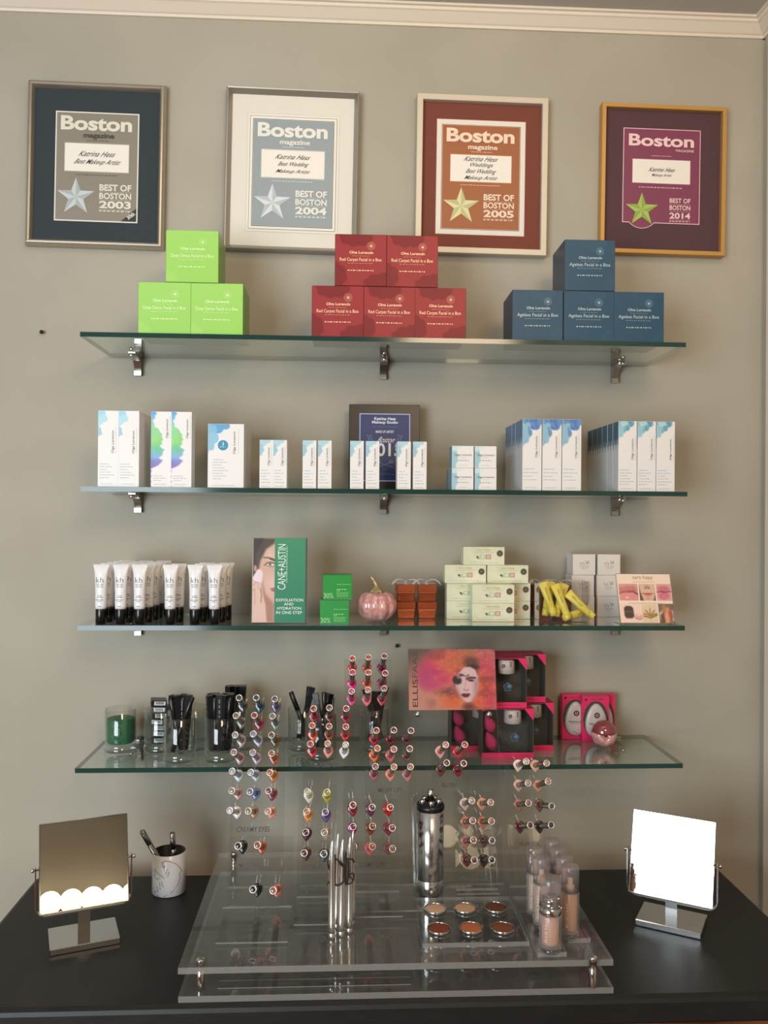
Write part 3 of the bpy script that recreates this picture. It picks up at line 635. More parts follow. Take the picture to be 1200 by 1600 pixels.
def cane(m, W, H, y, r):
    X = lambda a: W*(a-.5)
    Z = lambda b: H*(1-b)
    m.text('CANE+AUSTIN', X(.462), X(.605), Z(.60), Z(.075), y, 1, -.004, rot=90, T=r); m.micro(Z(.52), Z(.095), X(.625), .0012, y, 1, 4, T=r, rot=True)
    for s, a, b, c, d in (('EXFOLIATION', .44, .925, .705, .738), ('AND', .58, .75, .752, .783), ('HYDRATION', .46, .89, .80, .832), ('IN ONE STEP', .44, .905, .848, .882)): m.text(s, X(a), X(b), Z(d), Z(c), y, 1, .004, T=r)
stand_card(393.5, 480.5, 840, 975, -.205, p, rad(3), 'card_stand', 'acrylic stand with a woman holding a cotton pad to her cheek beside a green panel', cane)

# --- sara happ slanted sign
p = Pic(88, 82, (238, 212, 192)); N = p.noise(9, 4); N2 = p.noise(20, 6)
def lipz(x0, x1, c, cl, dk):
    k = ((p.x > x0) & (p.x < x1) & (p.y > .20) & (p.y < .555))*1.0; p.where(k, c); return k
k = lipz(.02, .375, (206, 150, 136), 0, 0)
def inside(k, fn): a = p.a.copy(); fn(); p.a = np.where(k[..., None] > .5, p.a, a)
inside(k, lambda: (p.ell(.2, .32, .22, .10, (190, 112, 108), .4), p.ell(.2, .47, .22, .11, (214, 132, 132), .4), p.line([(.02, .40), (.12, .36), (.2, .37), (.28, .36), (.38, .43)], .014, (120, 54, 52), .03), p.where(N2*.35, (230, 170, 160)), p.ell(.16, .49, .05, .03, (240, 200, 196), .9)))
k = lipz(.395, .70, (214, 178, 154), 0, 0)
inside(k, lambda: (p.poly([(.39, .2), (.42, .38), (.47, .56), (.39, .56)], (96, 78, 64), .03), p.poly([(.71, .2), (.69, .42), (.64, .56), (.71, .56)], (110, 88, 72), .03), p.ell(.55, .27, .07, .05, (176, 132, 112), .7), p.ell(.515, .295, .022, .012, (60, 38, 34), .5), p.ell(.585, .295, .022, .012, (60, 38, 34), .5), p.ell(.55, .41, .10, .025, (186, 104, 96), .4), p.ell(.555, .445, .085, .035, (216, 132, 120), .4), p.line([(.45, .40), (.55, .415), (.66, .40)], .005, (110, 50, 46), .01), p.ell(.55, .51, .08, .02, (180, 140, 118), .8)))
k = lipz(.72, .99, (216, 158, 150), 0, 0)
inside(k, lambda: (p.ell(.85, .31, .14, .08, (196, 104, 118), .4), p.ell(.85, .45, .13, .10, (202, 108, 128), .4), p.line([(.72, .375), (.80, .36), (.86, .375), (.98, .36)], .010, (110, 40, 54), .02), p.where(N2*.3, (226, 150, 160))))
p.where(((p.y > .62) & (p.x > .03) & (p.x < .38))*1.0, (236, 204, 190)); p.poly([(.08, .70), (.12, .66), (.21, .66), (.25, .70), (.26, .87), (.22, .91), (.11, .91), (.08, .86)], (74, 58, 50), .02); p.line([(.09, .77), (.25, .78)], .008, (110, 92, 80), .02)
p.ell(.345, .88, .09, .075, (222, 164, 152), .3); p.ell(.345, .84, .05, .03, (236, 196, 186), .5); p.line([(.27, .90), (.35, .935), (.42, .90)], .006, (176, 110, 100), .02)
p.where(((p.y > .62) & (p.x > .41) & (p.x < .70))*1.0, (216, 190, 158)); p.where(((p.y > .62) & (p.x > .41) & (p.x < .70))*N*.3, (240, 220, 196))
for a in (200, 230, 270, 310, 340): p.line([(.56, .86), (.56+.12*math.cos(rad(a)), .86+.14*math.sin(rad(a)))], .011, (150, 104, 40), .02)
p.line([(.44, .86), (.56, .90), (.68, .84)], .012, (124, 84, 34), .02); p.line([(.56, .65), (.565, .98)], .004, (180, 150, 110), .01)
p.where(((p.y > .61) & (p.x > .715))*1.0, (112, 104, 90)); p.poly([(.72, .80), (.85, .70), (.99, .76), (.99, .96), (.84, .98), (.74, .93)], (196, 180, 166), .04)
for k, (a, b) in enumerate(((.82, .66), (.88, .72), (.93, .76), (.86, .82), (.78, .84))): p.poly([(a-.03, b), (a+.02, b-.06), (a+.05, b+.1), (a+.02, b+.22), (a-.03, b+.2)], [(186, 116, 84), (206, 138, 100), (168, 92, 66), (214, 150, 116), (110, 76, 60)][k], .02)
p.where(((p.y > .565) & (p.y < .60))*1.0, (240, 216, 198)); p.where((((p.x > .375) & (p.x < .395)) | ((p.x > .70) & (p.x < .72)))*((p.y > .2) & (p.y < .6))*1.0, (240, 220, 202))
def sara(m, W, H, y, r):
    X = lambda a: W*(a-.5)
    Z = lambda b: H*(1-b)
    m.text('sara happ', X(.30), X(.67), Z(.13), Z(.035), y, 2, -.004, T=r); m.micro(X(.28), X(.70), Z(.165), .0008, y, 2, 4, T=r); m.micro(X(.18), X(.8), Z(.585), .0010, y, 2, 5, T=r)
s = stand_card(970, 1055, 897, 975, -.212, p, rad(20), 'card_stand', 'small slanted acrylic stand with pink lip photographs at the shelf end', sara)
s.rotation_euler = (0, 0, rad(-2))

# --- green peel boxes
def small_box(w, h, d, body, side, fn, name, extra_mats=()):
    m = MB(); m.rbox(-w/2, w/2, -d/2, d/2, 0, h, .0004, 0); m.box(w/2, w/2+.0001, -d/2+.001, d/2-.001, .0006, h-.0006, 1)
    fn(m, w, h, -d/2-.0003); return m.mesh(name, [body, side]+list(extra_mats))
def peel(m, w, h, y):
    m.text('30%', -w*.47, -w*.14, h*.07, h*.27, y, 2, -.006); m.micro(-w*.02, w*.46, h*.62, .0009, y, 2, 2); m.micro(-w*.03, w*.34, h*.42, .0016, y, 2, 3); m.micro(-w*.03, w*.1, h*.36, .0012, y, 2, 3)
    for k in range(4): m.micro(-w*.03, w*(.40-.03*(k % 2)), h*(.29-.055*k), .0008, y, 2, 5+k)
    m.rect(-w/2+.001, w/2-.001, 0.0004, h*.035, y, 3)
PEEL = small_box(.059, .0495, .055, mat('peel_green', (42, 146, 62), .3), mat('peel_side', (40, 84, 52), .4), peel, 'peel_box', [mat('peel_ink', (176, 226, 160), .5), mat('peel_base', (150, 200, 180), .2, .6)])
for px, lv, lab in ((523.2, 0, 'bright green peel box, lower of the stacked two'), (526.8, 1, 'bright green peel box, on top of the other green box')):
    o = obj('peel_box', PEEL, None, (hy(px, 940, -.21).x, -.21+.0275, Z3+lv*.0502), (0, 0, rad(-1+lv*2))); tag(o, lab, 'box', 'green peel boxes')

# --- blown glass pumpkin
def pumpkin(R, H, mats, ribs=11):
    m = MB(); rings = []; n = ribs*6
    for j in range(17):
        ph = math.pi*j/16; rr = math.sin(ph)**.8; zz = (1-math.cos(ph))/2
        zz2 = zz-.13*math.exp(-((zz-1)/.12)**2)*(1-rr)
        rings.append([((R*rr*(1-.11*(1-abs(math.cos(ribs*t/2)))**1.0*min(1, rr*1.3)-0*t))*math.cos(t), (R*rr*(1-.11*(1-abs(math.cos(ribs*t/2)))*min(1, rr*1.3)))*math.sin(t), H*zz2) for t in [2*math.pi*i/n for i in range(n)]])
    m.loft(rings, 0, True); return m
q = hy(588, 971, -.15); t = empty('glass_pumpkin', (q.x, -.155, Z3)); tag(t, 'pink blown glass pumpkin with a curled amber stem', 'ornament')
PG = mat('pink_glass', (206, 150, 146), .16, 0, .5, .5)
_n = PG.node_tree; _t = _n.nodes.new('ShaderNodeTexNoise'); _t.inputs['Scale'].default_value = 90; _r2 = _n.nodes.new('ShaderNodeValToRGB'); _r2.color_ramp.elements[0].color = (*lin((196, 134, 130)), 1); _r2.color_ramp.elements[1].color = (*lin((218, 168, 162)), 1); _r2.color_ramp.elements[0].position = .4; _r2.color_ramp.elements[1].position = .6
_tc = _n.nodes.new('ShaderNodeTexCoord'); _n.links.new(_tc.outputs['Object'], _t.inputs[0]); _n.links.new(_t.outputs[0], _r2.inputs[0]); _n.links.new(_r2.outputs[0], _n.nodes['Principled BSDF'].inputs['Base Color'])
pumpkin(.0425, .067, None).build('pumpkin_body', [PG], t)
AMB = mat('amber_glass', (150, 128, 88), .12, 0, .6, 1.0)
m = MB(); m.tube([(0, 0, .058), (-.001, 0, .064), (0, 0, .070), (-.002, 0, .078), (-.006, 0, .086), (-.011, 0, .091), (-.013, .001, .094)], [.013, .011, .0065, .0045, .0038, .0034, .0028], 10)
for k in range(7): a = 2*math.pi*k/7; m.tube([(0, 0, .066), (.009*math.cos(a), .009*math.sin(a), .0645), (.016*math.cos(a), .016*math.sin(a), .060)], [.004, .0035, .001], 6)
m.build('pumpkin_stem', [AMB], t)

# --- foil gift boxes tied with white organza
def foil_box(col, nm):
    m = MB()
    def sq(a, z, b=.0012): return [(-a+b, -a, z), (a-b, -a, z), (a, -a+b, z), (a, a-b, z), (a-b, a, z), (-a+b, a, z), (-a, a-b, z), (-a, -a+b, z)]
    m.loft([sq(.0170, 0), (sq(.0178, .002)), sq(.0192, .019), sq(.0188, .020)], 0, False); m.loft([sq(.0194, .0200), sq(.0202, .0210), sq(.0206, .0350), sq(.0196, .0362)], 0, False)
    return m.mesh('foil_gift_box', [mat(nm, col, .2, .9)])
ORG = clear('organza', (.93, .9, .9), 1.3, 1.0, .5, (232, 222, 222), .5)
def ribbon(name, x, y, z, s, label):
    t = empty('organza_bow', (x, y, z)); m = MB()
    m.box(-.0035, .0035, -.0215, .0215, .0, .0006); m.box(-.021, .021, -.0035, .0035, .0006, .0012); t_ = m.build('ribbon_band', [ORG], t)
    for sx in (-1, 1):
        b = MB(); pts = [(0, 0, .002), (sx*.008, -.006, .009), (sx*.019, -.010, .010), (sx*.027, -.013, .004), (sx*.030, -.016, -.001)]
        b.tube(pts, [.002, .0045, .0060, .0050, .0035], 8, flat=.28); b.build('ribbon_loop', [ORG], t)
    MB().lathe([(.0, .000), (.003, .001), (.0036, .004), (.0022, .0065), (0, .007)], 10).build('ribbon_knot', [ORG], t)
    tag(t, label, 'bow', 'white organza bows')
FC = foil_box((214, 120, 84), 'copper_foil'); FR = foil_box((150, 40, 52), 'red_foil')
for me, Y, zb, spots, nmc, words_ in ((FC, -.098, 962, (634.5, 667), 'copper', ('beside the glass pumpkin', 'beside the cream cartons')), (FR, -.098, 962, (847, 878), 'red', ('beside the cream cartons', 'beside the white cube boxes'))):
    for i, px in enumerate(spots):
        x = hy(px, 940, Y-.02).x; nl = 2
        for l in range(nl):
            o = obj('foil_gift_box', me, None, (x+(i*2-1)*.0006*l, Y, Z3+l*.0374), (0, 0, rad(random.uniform(-3, 3)))); tag(o, '%s foil gift box, %s of the stack %s' % (nmc, ['bottom', 'top'][l], words_[i]), 'gift box', nmc+' foil gift boxes')
        ribbon('bow', x, Y, Z3+.0374*2-.0009, 1, 'white organza bow on the %s foil stack %s' % (nmc, words_[i]))

# --- cream gift cartons
def cream(m, w, h, y):
    X = lambda a: -w/2+a*w
    m.text('sara happ', X(.33), X(.66), h*.74, h*.91, y, 2, .0); m.micro(X(.24), X(.74), h*.70, .0008, y, 3, 2)
    m.rect(X(.40), X(.55), h*.32, h*.56, y, 4); m.rect(X(.55), X(.67), h*.32, h*.58, y, 5); m.disc(X(.47), h*.45, w*.035, h*.08, y-.0002, 6, 12); m.disc(X(.36), h*.40, w*.035, h*.08, y-.0001, 7, 12); m.disc(X(.335), h*.44, w*.02, h*.05, y-.0003, 8, 10)
    m.rect(X(.58), X(.60), h*.36, h*.54, y-.0002, 6); m.rect(X(.62), X(.64), h*.36, h*.54, y-.0002, 6)
    m.disc(X(.885), h*.64, h*.185, h*.185, y, 9, 24); m.disc(X(.885), h*.64, h*.185, h*.185, y-.0002, 10, 24, r_in=.86); m.text('gift', X(.86), X(.91), h*.58, h*.70, y-.0002, 10, .0)
    m.micro(X(.12), X(.85), h*.13, .0008, y, 3, 8)
CRW, CRH = .0885, .0385
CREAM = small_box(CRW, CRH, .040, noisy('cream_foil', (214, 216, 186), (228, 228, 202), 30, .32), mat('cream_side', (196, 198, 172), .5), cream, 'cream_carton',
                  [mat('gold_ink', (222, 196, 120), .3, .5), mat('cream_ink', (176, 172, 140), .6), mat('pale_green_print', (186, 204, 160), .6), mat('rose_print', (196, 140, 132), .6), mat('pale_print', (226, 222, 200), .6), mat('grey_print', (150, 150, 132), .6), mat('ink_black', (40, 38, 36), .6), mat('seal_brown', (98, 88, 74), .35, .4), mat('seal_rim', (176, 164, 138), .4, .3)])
creams = [(730.5, 0, 0, -.098, 'back left column, bottom'), (797, 0, 0, -.098, 'back right column, bottom'), (730.5, 1, 0, -.098, 'back left column, second up'), (797, 1, 0, -.098, 'back right column, second up'),
          (727.5, 2, 0, -.105, 'third layer, left'), (793.5, 2, 0, -.105, 'third layer, right'), (756, 3, 0, -.105, 'alone on the very top'), (771, 0, 1, -.145, 'front stack, bottom'), (771, 1, 1, -.145, 'front stack, upper')]
for px, lv, fr_, Y, lab in creams:
    o = obj('cream_carton', CREAM, None, (hy(px, 930, Y-.02).x, Y, Z3+lv*(CRH+.0004)), (0, 0, rad(random.uniform(-1.5, 1.5)))); tag(o, 'flat cream gift carton with round seal, %s' % lab, 'carton', 'cream gift cartons')

# --- white cube boxes in two columns
def wcube(m, w, h, y):
    X = lambda a: -w/2+a*w
    m.tube([(X(.28+.04*k), y, h*(.56+.09*math.sin(k*2.1))) for k in range(7)], .0005, 4, 2); m.tube([(X(.56+.03*k), y, h*(.60+.10*math.cos(k*1.7))) for k in range(6)], .0007, 4, 2)
    m.micro(X(.32), X(.72), h*.42, .0012, y, 2, 3); m.micro(X(.35), X(.68), h*.36, .0009, y, 2, 4); m.micro(X(.40), X(.62), h*.30, .0008, y, 2, 6)
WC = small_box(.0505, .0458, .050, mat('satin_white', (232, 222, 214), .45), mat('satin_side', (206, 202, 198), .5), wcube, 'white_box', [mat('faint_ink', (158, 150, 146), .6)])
for c, px in enumerate((911.5, 951.5)):
    for l in range(3):
        Y = -.050+[-.003, .002, 0][l]
        o = obj('white_box', WC, None, (hy(px+[(0, 0), (-1, -1), (1, 0)][l][c], 930, Y-.025).x, Y, Z3+l*.0462), (0, 0, rad(random.uniform(-1.5, 1.5)))); tag(o, 'white cube box with script print, %s column, %s' % (['left', 'right'][c], ['bottom', 'middle', 'top'][l]), 'box', 'white cube boxes beside the lip card')

# --- clear bin with yellow tubes
Yb = -.178; xa, xb = hy(842, 940, Yb).x, hy(922.5, 940, Yb).x; zt = hy(880, 909, Yb).z-Z3
t = empty('clear_bin', ((xa+xb)/2, Yb, Z3)); tag(t, 'open clear acrylic bin holding yellow tubes', 'bin'); W = (xb-xa)/2
m = MB(); m.box(-W, W, 0, .0025, .002, zt); m.box(-W, W, .056, .0585, .002, zt); m.box(-W, -W+.0025, .0026, .0559, .002, zt); m.box(W-.0025, W, .0026, .0559, .002, zt); m.build('bin_walls', [CLEAR], t)
m = MB(); m.box(-W, W, 0, .0585, 0, .002); m.build('bin_floor', [CLEAR], t)
m = MB()
for a in (-W-.0003, W-.0006): m.box(a, a+.0009, -.0003, .0006, 0, zt)
m.box(-W, W, -.0002, .0024, zt, zt+.0005); m.build('bin_edge', [EDGE], t)
YEL = mat('yellow_plastic', (246, 224, 84), .38); YINK = mat('yellow_ink', (170, 140, 60), .6)
def ytube_mesh(L):
    m = MB(); prof = [(.0052, .0052, 0), (.0078, .0078, .001), (.0078, .0078, L*.22), (.0066, .0066, L*.225), (.0080, .0080, L*.27), (.0086, .0070, L*.6), (.0095, .0040, L*.85), (.0102, .0010, L*.94), (.0102, .0009, L)]
    m.loft([[(*sell(2*math.pi*k/16, a, b, 2), z) for k in range(16)] for a, b, z in prof]); m.text('sara happ', -.003, .003, L*.45, L*.85, -.0084, 1, .0, rot=90)
    return m.mesh('yellow_tube', [YEL, YINK])
YT = ytube_mesh(.066)
def between(o, a, b, roll=0):   # z axis of o from a (cap end) to b (crimp end)
    a, b = Vector(a), Vector(b); o.location = a; q = (b-a).to_track_quat('Z', 'Y'); o.rotation_euler = (q @ Matrix.Rotation(roll, 3, 'Z').to_quaternion()).to_euler()
def facing(o, a, d):            # local -y turned to the front of the shelf
    d = d.normalized(); y = Vector((0, 1, 0)); y = (y-d*y.dot(d)).normalized(); x = y.cross(d)
    o.matrix_world = Matrix(((x.x, y.x, d.x, a.x), (x.y, y.y, d.y, a.y), (x.z, y.z, d.z, a.z), (0, 0, 0, 1)))
YT = ytube_mesh(.074)
def pxc(x, y, Y): return hy(820+x/8.571, 860+y/8.571, Y)
for (a, b, Ya, Yb2, lab) in (((385, 860), (238, 425), -.162, -.158, 'tall one at the bin corner'), ((575, 900), (402, 455), -.165, -.150, 'tallest, leaning in the middle'), ((450, 830), (535, 520), -.146, -.134, 'upright one behind the middle'), ((785, 842), (570, 640), -.158, -.150, 'sloping down to the bin end'), ((300, 880), (345, 600), -.136, -.132, 'upright behind the corner tube'), ((560, 900), (842, 812), -.168, -.132, 'lying low at the bin end')):
    A, B = pxc(*a, Ya), pxc(*b, Yb2); d = (B-A).normalized(); A = B-d*.074; A.z = max(A.z, Z3+.0095); o = obj('yellow_tube', YT); facing(o, A, d)
    tag(o, 'yellow tube in the clear bin, %s' % lab, 'cosmetic tube', 'yellow tubes in the clear bin')

# ================================================================== lowest shelf
Z4 = ZS[3]+.0002
def jar_mesh(R=.0325, H=.088):
    m = MB(); m.lathe([(.0, .0004), (R*1.0, 0), (R*1.06, .003), (R*1.04, .009), (R*.93, .0125), (R*.98, .016), (R, .022), (R, H), (R-.001, H+.0008), (R-.0022, H), (R-.0022, .022), (R-.006, .0175), (0, .0165)], 40, 0)
    return m.mesh('glass_jar', [GLASSJ])
JAR = jar_mesh()
jars = {}
def jar(nm, pxx, pyb, Yc, label):
    x = hy(pxx, pyb, Yc).x; o = obj('glass_jar', JAR, None, (x, Yc, Z4)); tag(o, label, 'jar', 'clear footed glass jars'); jars[nm] = (x, Yc); return o
jar('green', 188.5, 1165, -.098, 'footed glass jar with a green filling at the shelf end')
jar('boxes', 250, 1163, -.098, 'footed glass jar stacked with small black boxes and barcodes')
jar('sticks1', 280.5, 1185, -.172, 'footed glass jar in front, a silver-tagged stick leaning in it')
jar('back2', 303.5, 1160, -.085, 'footed glass jar standing behind the two front stick jars')
jar('sticks2', 344, 1185, -.172, 'footed glass jar in front, packed with black sticks, by the tester panel')
jar('tall', 372, 1158, -.088, 'footed glass jar behind the tester panel, tall black boxes in it')
jar('mid', 473, 1160, -.095, 'footed glass jar behind the gap between the eye and lip testers')
jar('lips', 501, 1182, -.165, 'footed glass jar behind the glazed lips testers')
jar('hot', 585, 1162, -.10, 'footed glass jar behind the hot lips testers')
x, Y = jars['green']
t = empty('green_candle', (x, Y, Z4+.0182)); tag(t, 'green candle wax filling inside the end jar', 'candle'); rr = .0298
MB().lathe([(0, 0), (rr-.002, 0), (rr, .003), (rr, .049), (rr-.004, .0505), (0, .0500)], 32).build('wax', [mat('green_wax', (46, 116, 78), .5)], t)
m = MB(); sv = lambda p: (rr*math.sin(p[0]/rr)*1.004, -rr*math.cos(p[0]/rr)*1.006, p[2])
m.add([sv((.010*math.cos(a)*(1+.2*math.sin(3*a)), 0, .025+.013*math.sin(a)*(1+.15*math.cos(5*a)))) for a in [2*math.pi*k/24 for k in range(24)]], [tuple(range(24))], 0); m.text('candle', -.009, .009, .044, .048, 0, 0, .01, fn=sv); m.text('candle', -.008, .008, .004, .007, 0, 0, .01, fn=sv)
m.build('wax_label', [mat('dark_green_ink', (22, 44, 36), .5)], t)
# small black boxes with barcodes in the second jar
BBX = mat('black_card', (24, 24, 28), .3); BARC = mat('barcode_white', (214, 216, 218), .5)
def blackbox(w, h, d, bar=True):
    m = MB(); m.rbox(-w/2, w/2, -d/2, d/2, 0, h, .0004, 0)
    if bar:
        m.rect(-w*.30, w*.42, h*.2, h*.85, -d/2-.0003, 1)
        for k in range(11): m.rect(-w*.22+k*w*.05, -w*.22+k*w*.05+w*.018*(1+k % 2), h*.35, h*.8, -d/2-.0006, 0)
    return m.mesh('black_box', [BBX, BARC])
BB = blackbox(.032, .0125, .034)
x, Y = jars['boxes']
for k in range(6):
    o = obj('black_box', BB, None, (x+random.uniform(-.002, .002), Y+random.uniform(-.002, .002), Z4+.0180+k*.0129), (0, 0, rad([6, -8, 4, -10, 12, -5][k]))); tag(o, 'small black box in the barcode jar, %s from the bottom' % ORD[k], 'box', 'small black boxes stacked in a jar')
o = obj('black_box', BB, None, (x-.004, Y, Z4+.0955), (0, rad(4), rad(14))); tag(o, 'small black box lying on the stack above the jar rim', 'box', 'small black boxes stacked in a jar')
# sticks: square mascara cartons and round pencils
def stick_mesh(r, L, square=True, silver=False):
    m = MB()
    if square: m.rbox(-r, r, -r, r, 0, L, .0005, 0)
    else: m.lathe([(r*.8, 0), (r, .001), (r, L*.55), (r*.93, L*.555), (r*.93, L*.57), (r, L*.575), (r, L-.001), (r*.8, L)], 12, 0)
    if silver: m.rect(-r*.8, r*.8, L*.28, L*.55, -r-.0003, 1); m.rect(-r*.8, r*.8, L*.02, L*.2, -r-.0003, 1)
    m.micro(L*.6, L*.95, 0, r*.5, -r-.0004, 2, 3, rot=True)
    return m.mesh('black_stick', [mat('stick_black', (18, 18, 21), .25), mat('stick_silver', (190, 194, 198), .25, .7), mat('stick_print', (96, 98, 104), .5)])
SQ, RD, SL, TL = stick_mesh(.0062, .112), stick_mesh(.0052, .108, False), stick_mesh(.0050, .118, False, True), stick_mesh(.0075, .100)
def fill(nm, spec, label, zlift=.0178, extra=None):
    x, Y = jars[nm]; R = .0225
    for n_, (bx, by, tx, ty, me) in enumerate(spec):
        L = {SQ: .112, RD: .108, SL: .118, TL: .100}[me]
        h = math.hypot(tx-bx, ty-by); hz_ = math.sqrt(max(1e-6, 1-min(.95, h/L)**2))
        o = obj('black_stick', me); a = Vector((x+bx, Y+by, Z4+zlift+.004)); b = a+Vector((tx-bx, ty-by, hz_*L)); between(o, a, b, random.uniform(-.4, .4)+(math.pi if me is SL else 0)); tag(o, label+(', '+extra[n_] if extra else ''), 'makeup stick', label.split(' in ')[-1])
lab1 = 'black stick bunched in the front jar nearest the candle jar'
fill('sticks1', [(.004+.002*i, .004*j-.004, -.018+.0125*i, .010*j-.008, SQ if (i+j) % 2 else RD) for i in range(4) for j in range(2)], lab1)
o = obj('black_stick', SL); x, Y = jars['sticks1']; between(o, (x-.011, Y-.019, Z4+.021), (x+.021, Y-.020, Z4+.110), math.pi*.98); tag(o, 'black stick with a silver band leaning across the front jar', 'makeup stick')
fill('sticks2', [(-.014+.007*i, .010*j-.012, -.021+.0105*i, .011*j-.013, [SQ, RD, SQ][(i+j) % 3]) for i in range(5) for j in range(3)], 'black stick packed in the front jar by the tester panel')
fill('tall', [(-.016+.010*i, -.006+.008*j, -.018+.0135*i, .008*j-.004, TL) for i in range(3) for j in range(2)], 'tall black box stick in the jar behind the eye testers', .030)
fill('mid', [(.013, -.008, -.026, -.005, RD), (-.008, 0, .020, .006, SQ), (.002, .012, .012, .018, RD)], 'black stick in the jar between eye and lip testers', extra=['thin, leaning toward the eye testers', 'square, leaning the other way', 'thin upright one behind'])
fill('lips', [(.004, -.004, -.012, .004, SQ), (.014, -.012, .006, -.020, SL), (-.010, .006, .019, .012, SQ), (.012, .004, .020, .018, TL)], 'black stick in the jar behind the glazed lips testers', extra=['square, tilted left', 'silver banded', 'square, tilted right', 'thickest one'])
fill('hot', [(.014, -.004, -.022, .004, SQ), (-.012, -.008, .026, -.004, SL), (-.010, .008, .024, .012, SQ), (0, 0, .004, .010, TL), (.006, .010, .022, .018, RD)], 'black stick in the jar behind the hot lips testers', extra=['tilted left', 'silver banded, crossing over', 'square, tilted right', 'thick and upright', 'thin, at the back'])

# --- pink sponge gift sets
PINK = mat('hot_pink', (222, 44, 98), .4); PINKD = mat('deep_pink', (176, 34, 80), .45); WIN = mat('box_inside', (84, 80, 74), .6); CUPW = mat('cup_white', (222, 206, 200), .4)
SPG = mat('sponge_pink', (226, 52, 118), .8); DOT = mat('print_dots', (34, 32, 34), .5)
def sponge_mb(r, h, n=16): return MB().lathe([(0, 0), (r*.55, h*.04), (r*.9, h*.2), (r, h*.38), (r*.85, h*.6), (r*.5, h*.82), (r*.15, h*.97), (0, h)], n, 0)
def set_box():
    W, H, D = .108, .103, .048; t = empty('sponge_gift_set')
    m = MB(); f = .0012
    m.box(-W/2, W/2, D/2-f, D/2, 0, H, 0); m.box(-W/2, W/2, -D/2, D/2-f, 0, f, 0); m.box(-W/2, W/2, -D/2, D/2-f, H-f, H, 1)
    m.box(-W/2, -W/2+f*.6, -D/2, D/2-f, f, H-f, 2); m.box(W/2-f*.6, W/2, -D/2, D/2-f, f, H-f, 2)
    m.box(-W/2, W/2, -D/2-.0008, -D/2, 0, .012, 0); m.poly([(W/2-.020, H), (W/2, H), (W/2, H-.025)], -D/2-.0006, 0); m.poly([(-W/2, H), (-W/2+.02, H), (-W/2, H-.006)], -D/2-.0006, 0)
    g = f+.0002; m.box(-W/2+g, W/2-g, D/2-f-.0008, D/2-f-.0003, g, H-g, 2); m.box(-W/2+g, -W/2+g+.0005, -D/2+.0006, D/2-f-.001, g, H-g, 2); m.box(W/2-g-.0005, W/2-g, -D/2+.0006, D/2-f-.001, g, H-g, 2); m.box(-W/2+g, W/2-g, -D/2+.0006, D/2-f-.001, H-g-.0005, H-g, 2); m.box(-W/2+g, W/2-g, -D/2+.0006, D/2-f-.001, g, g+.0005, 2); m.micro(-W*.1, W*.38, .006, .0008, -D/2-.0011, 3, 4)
    m.add([(-.018, -D*.2, H+.0003), (-.008, -D*.34, H+.0003), (-.006, -D*.30, H+.0003), (-.016, -D*.16, H+.0003)], [(0, 1, 2, 3)], 3); m.add([(x_, y_, H+.0002) for x_, y_ in ((0, D*.1), (.034, D*.1), (.034, D*.16), (0, D*.16))], [(0, 1, 2, 3)], 3)
    m.build('carton_shell', [PINK, PINKD, WIN, DOT], t)
    c = MB(); T = Matrix.Translation((.014, -.004, H-.034)); c.lathe([(.0155, 0), (.0185, .0015), (.0180, .027), (.0165, .029), (0, .029)], 24, 0, T); cup = c.build('cleanser_cup', [CUPW], t)
    d = MB(); sy = -.0235; d.disc(.005, H-.016, .0038, .0038, sy, 0, 14, r_in=.5); d.rect(.020, .0215, H-.019, H-.008, sy+.002, 0); d.rect(.0165, .0215, H-.009, H-.0078, sy+.002, 0); d.build('cup_print', [mat('cup_ink', (84, 64, 60), .5)], cup)
    for (sx, sz, ang) in ((-.036, .052, 28), (-.034, .014, 22)):
        MB().lathe([(0, 0), (.0065, .001), (.0112, .008), (.0125, .015), (.0108, .024), (.0062, .033), (.0018, .039), (0, .040)], 18, 0, Matrix.Translation((sx+.008, -.006, sz)) @ Matrix.Rotation(rad(-ang), 4, 'Y')).build('makeup_sponge', [SPG], t)
    m = MB(); y = -D/2-.0003
    for k in range(16): rx = random.Random(k); m.disc(-W/2+.008+(W-.016)*rx.random(), .016+.010*rx.random()**1.6, .0011, .0011, y, 0, 8)
    m.build('window_dots', [DOT], t)
    m = MB()
    for k in range(5): a = 2*math.pi*k/5+.3; m.disc(.014+.0055*math.cos(a), H*.42+.0055*math.sin(a), .0042, .0042, y, 0, 12, r_in=.45)
    m.disc(.017, H*.44, .0036, .0036, y-.0002, 1, 12); m.build('window_flower', [mat('flower_blue', (70, 90, 112), .5), mat('flower_teal', (84, 122, 128), .4)], t)
    MB().box(-W/2+f, W/2-f, -D/2, -D/2+.0003, .012, H-f).build('carton_window', [clear('film', (.93, .93, .93))], t)
    return t
SET = set_box()
YB4, YF4 = -.128, -.182; first = True
for (px, Y, lv, lab) in ((743.5, YB4+.024, 0, 'back row, lower left, mostly behind the face card panel'), (826, YB4+.024, 0, 'back row, lower right'), (793.5, YF4+.024, 0, 'front row, lower'), (740, YB4+.026, 1, 'back row, upper left, top edge above the face card'), (813.5, YB4+.026, 1, 'back row, upper right'), (783, YF4+.026, 1, 'front row, upper')):
    x = hy(px, 1140 if lv == 0 else 1050, Y-.024).x; loc = (x, Y, Z4+lv*.1040)
    if first: SET.location = loc; o = SET; first = False
    else: o = copy_tree(SET, None, loc)
    tag(o, 'pink windowed sponge gift set, %s' % lab, 'gift set', 'pink sponge gift sets')

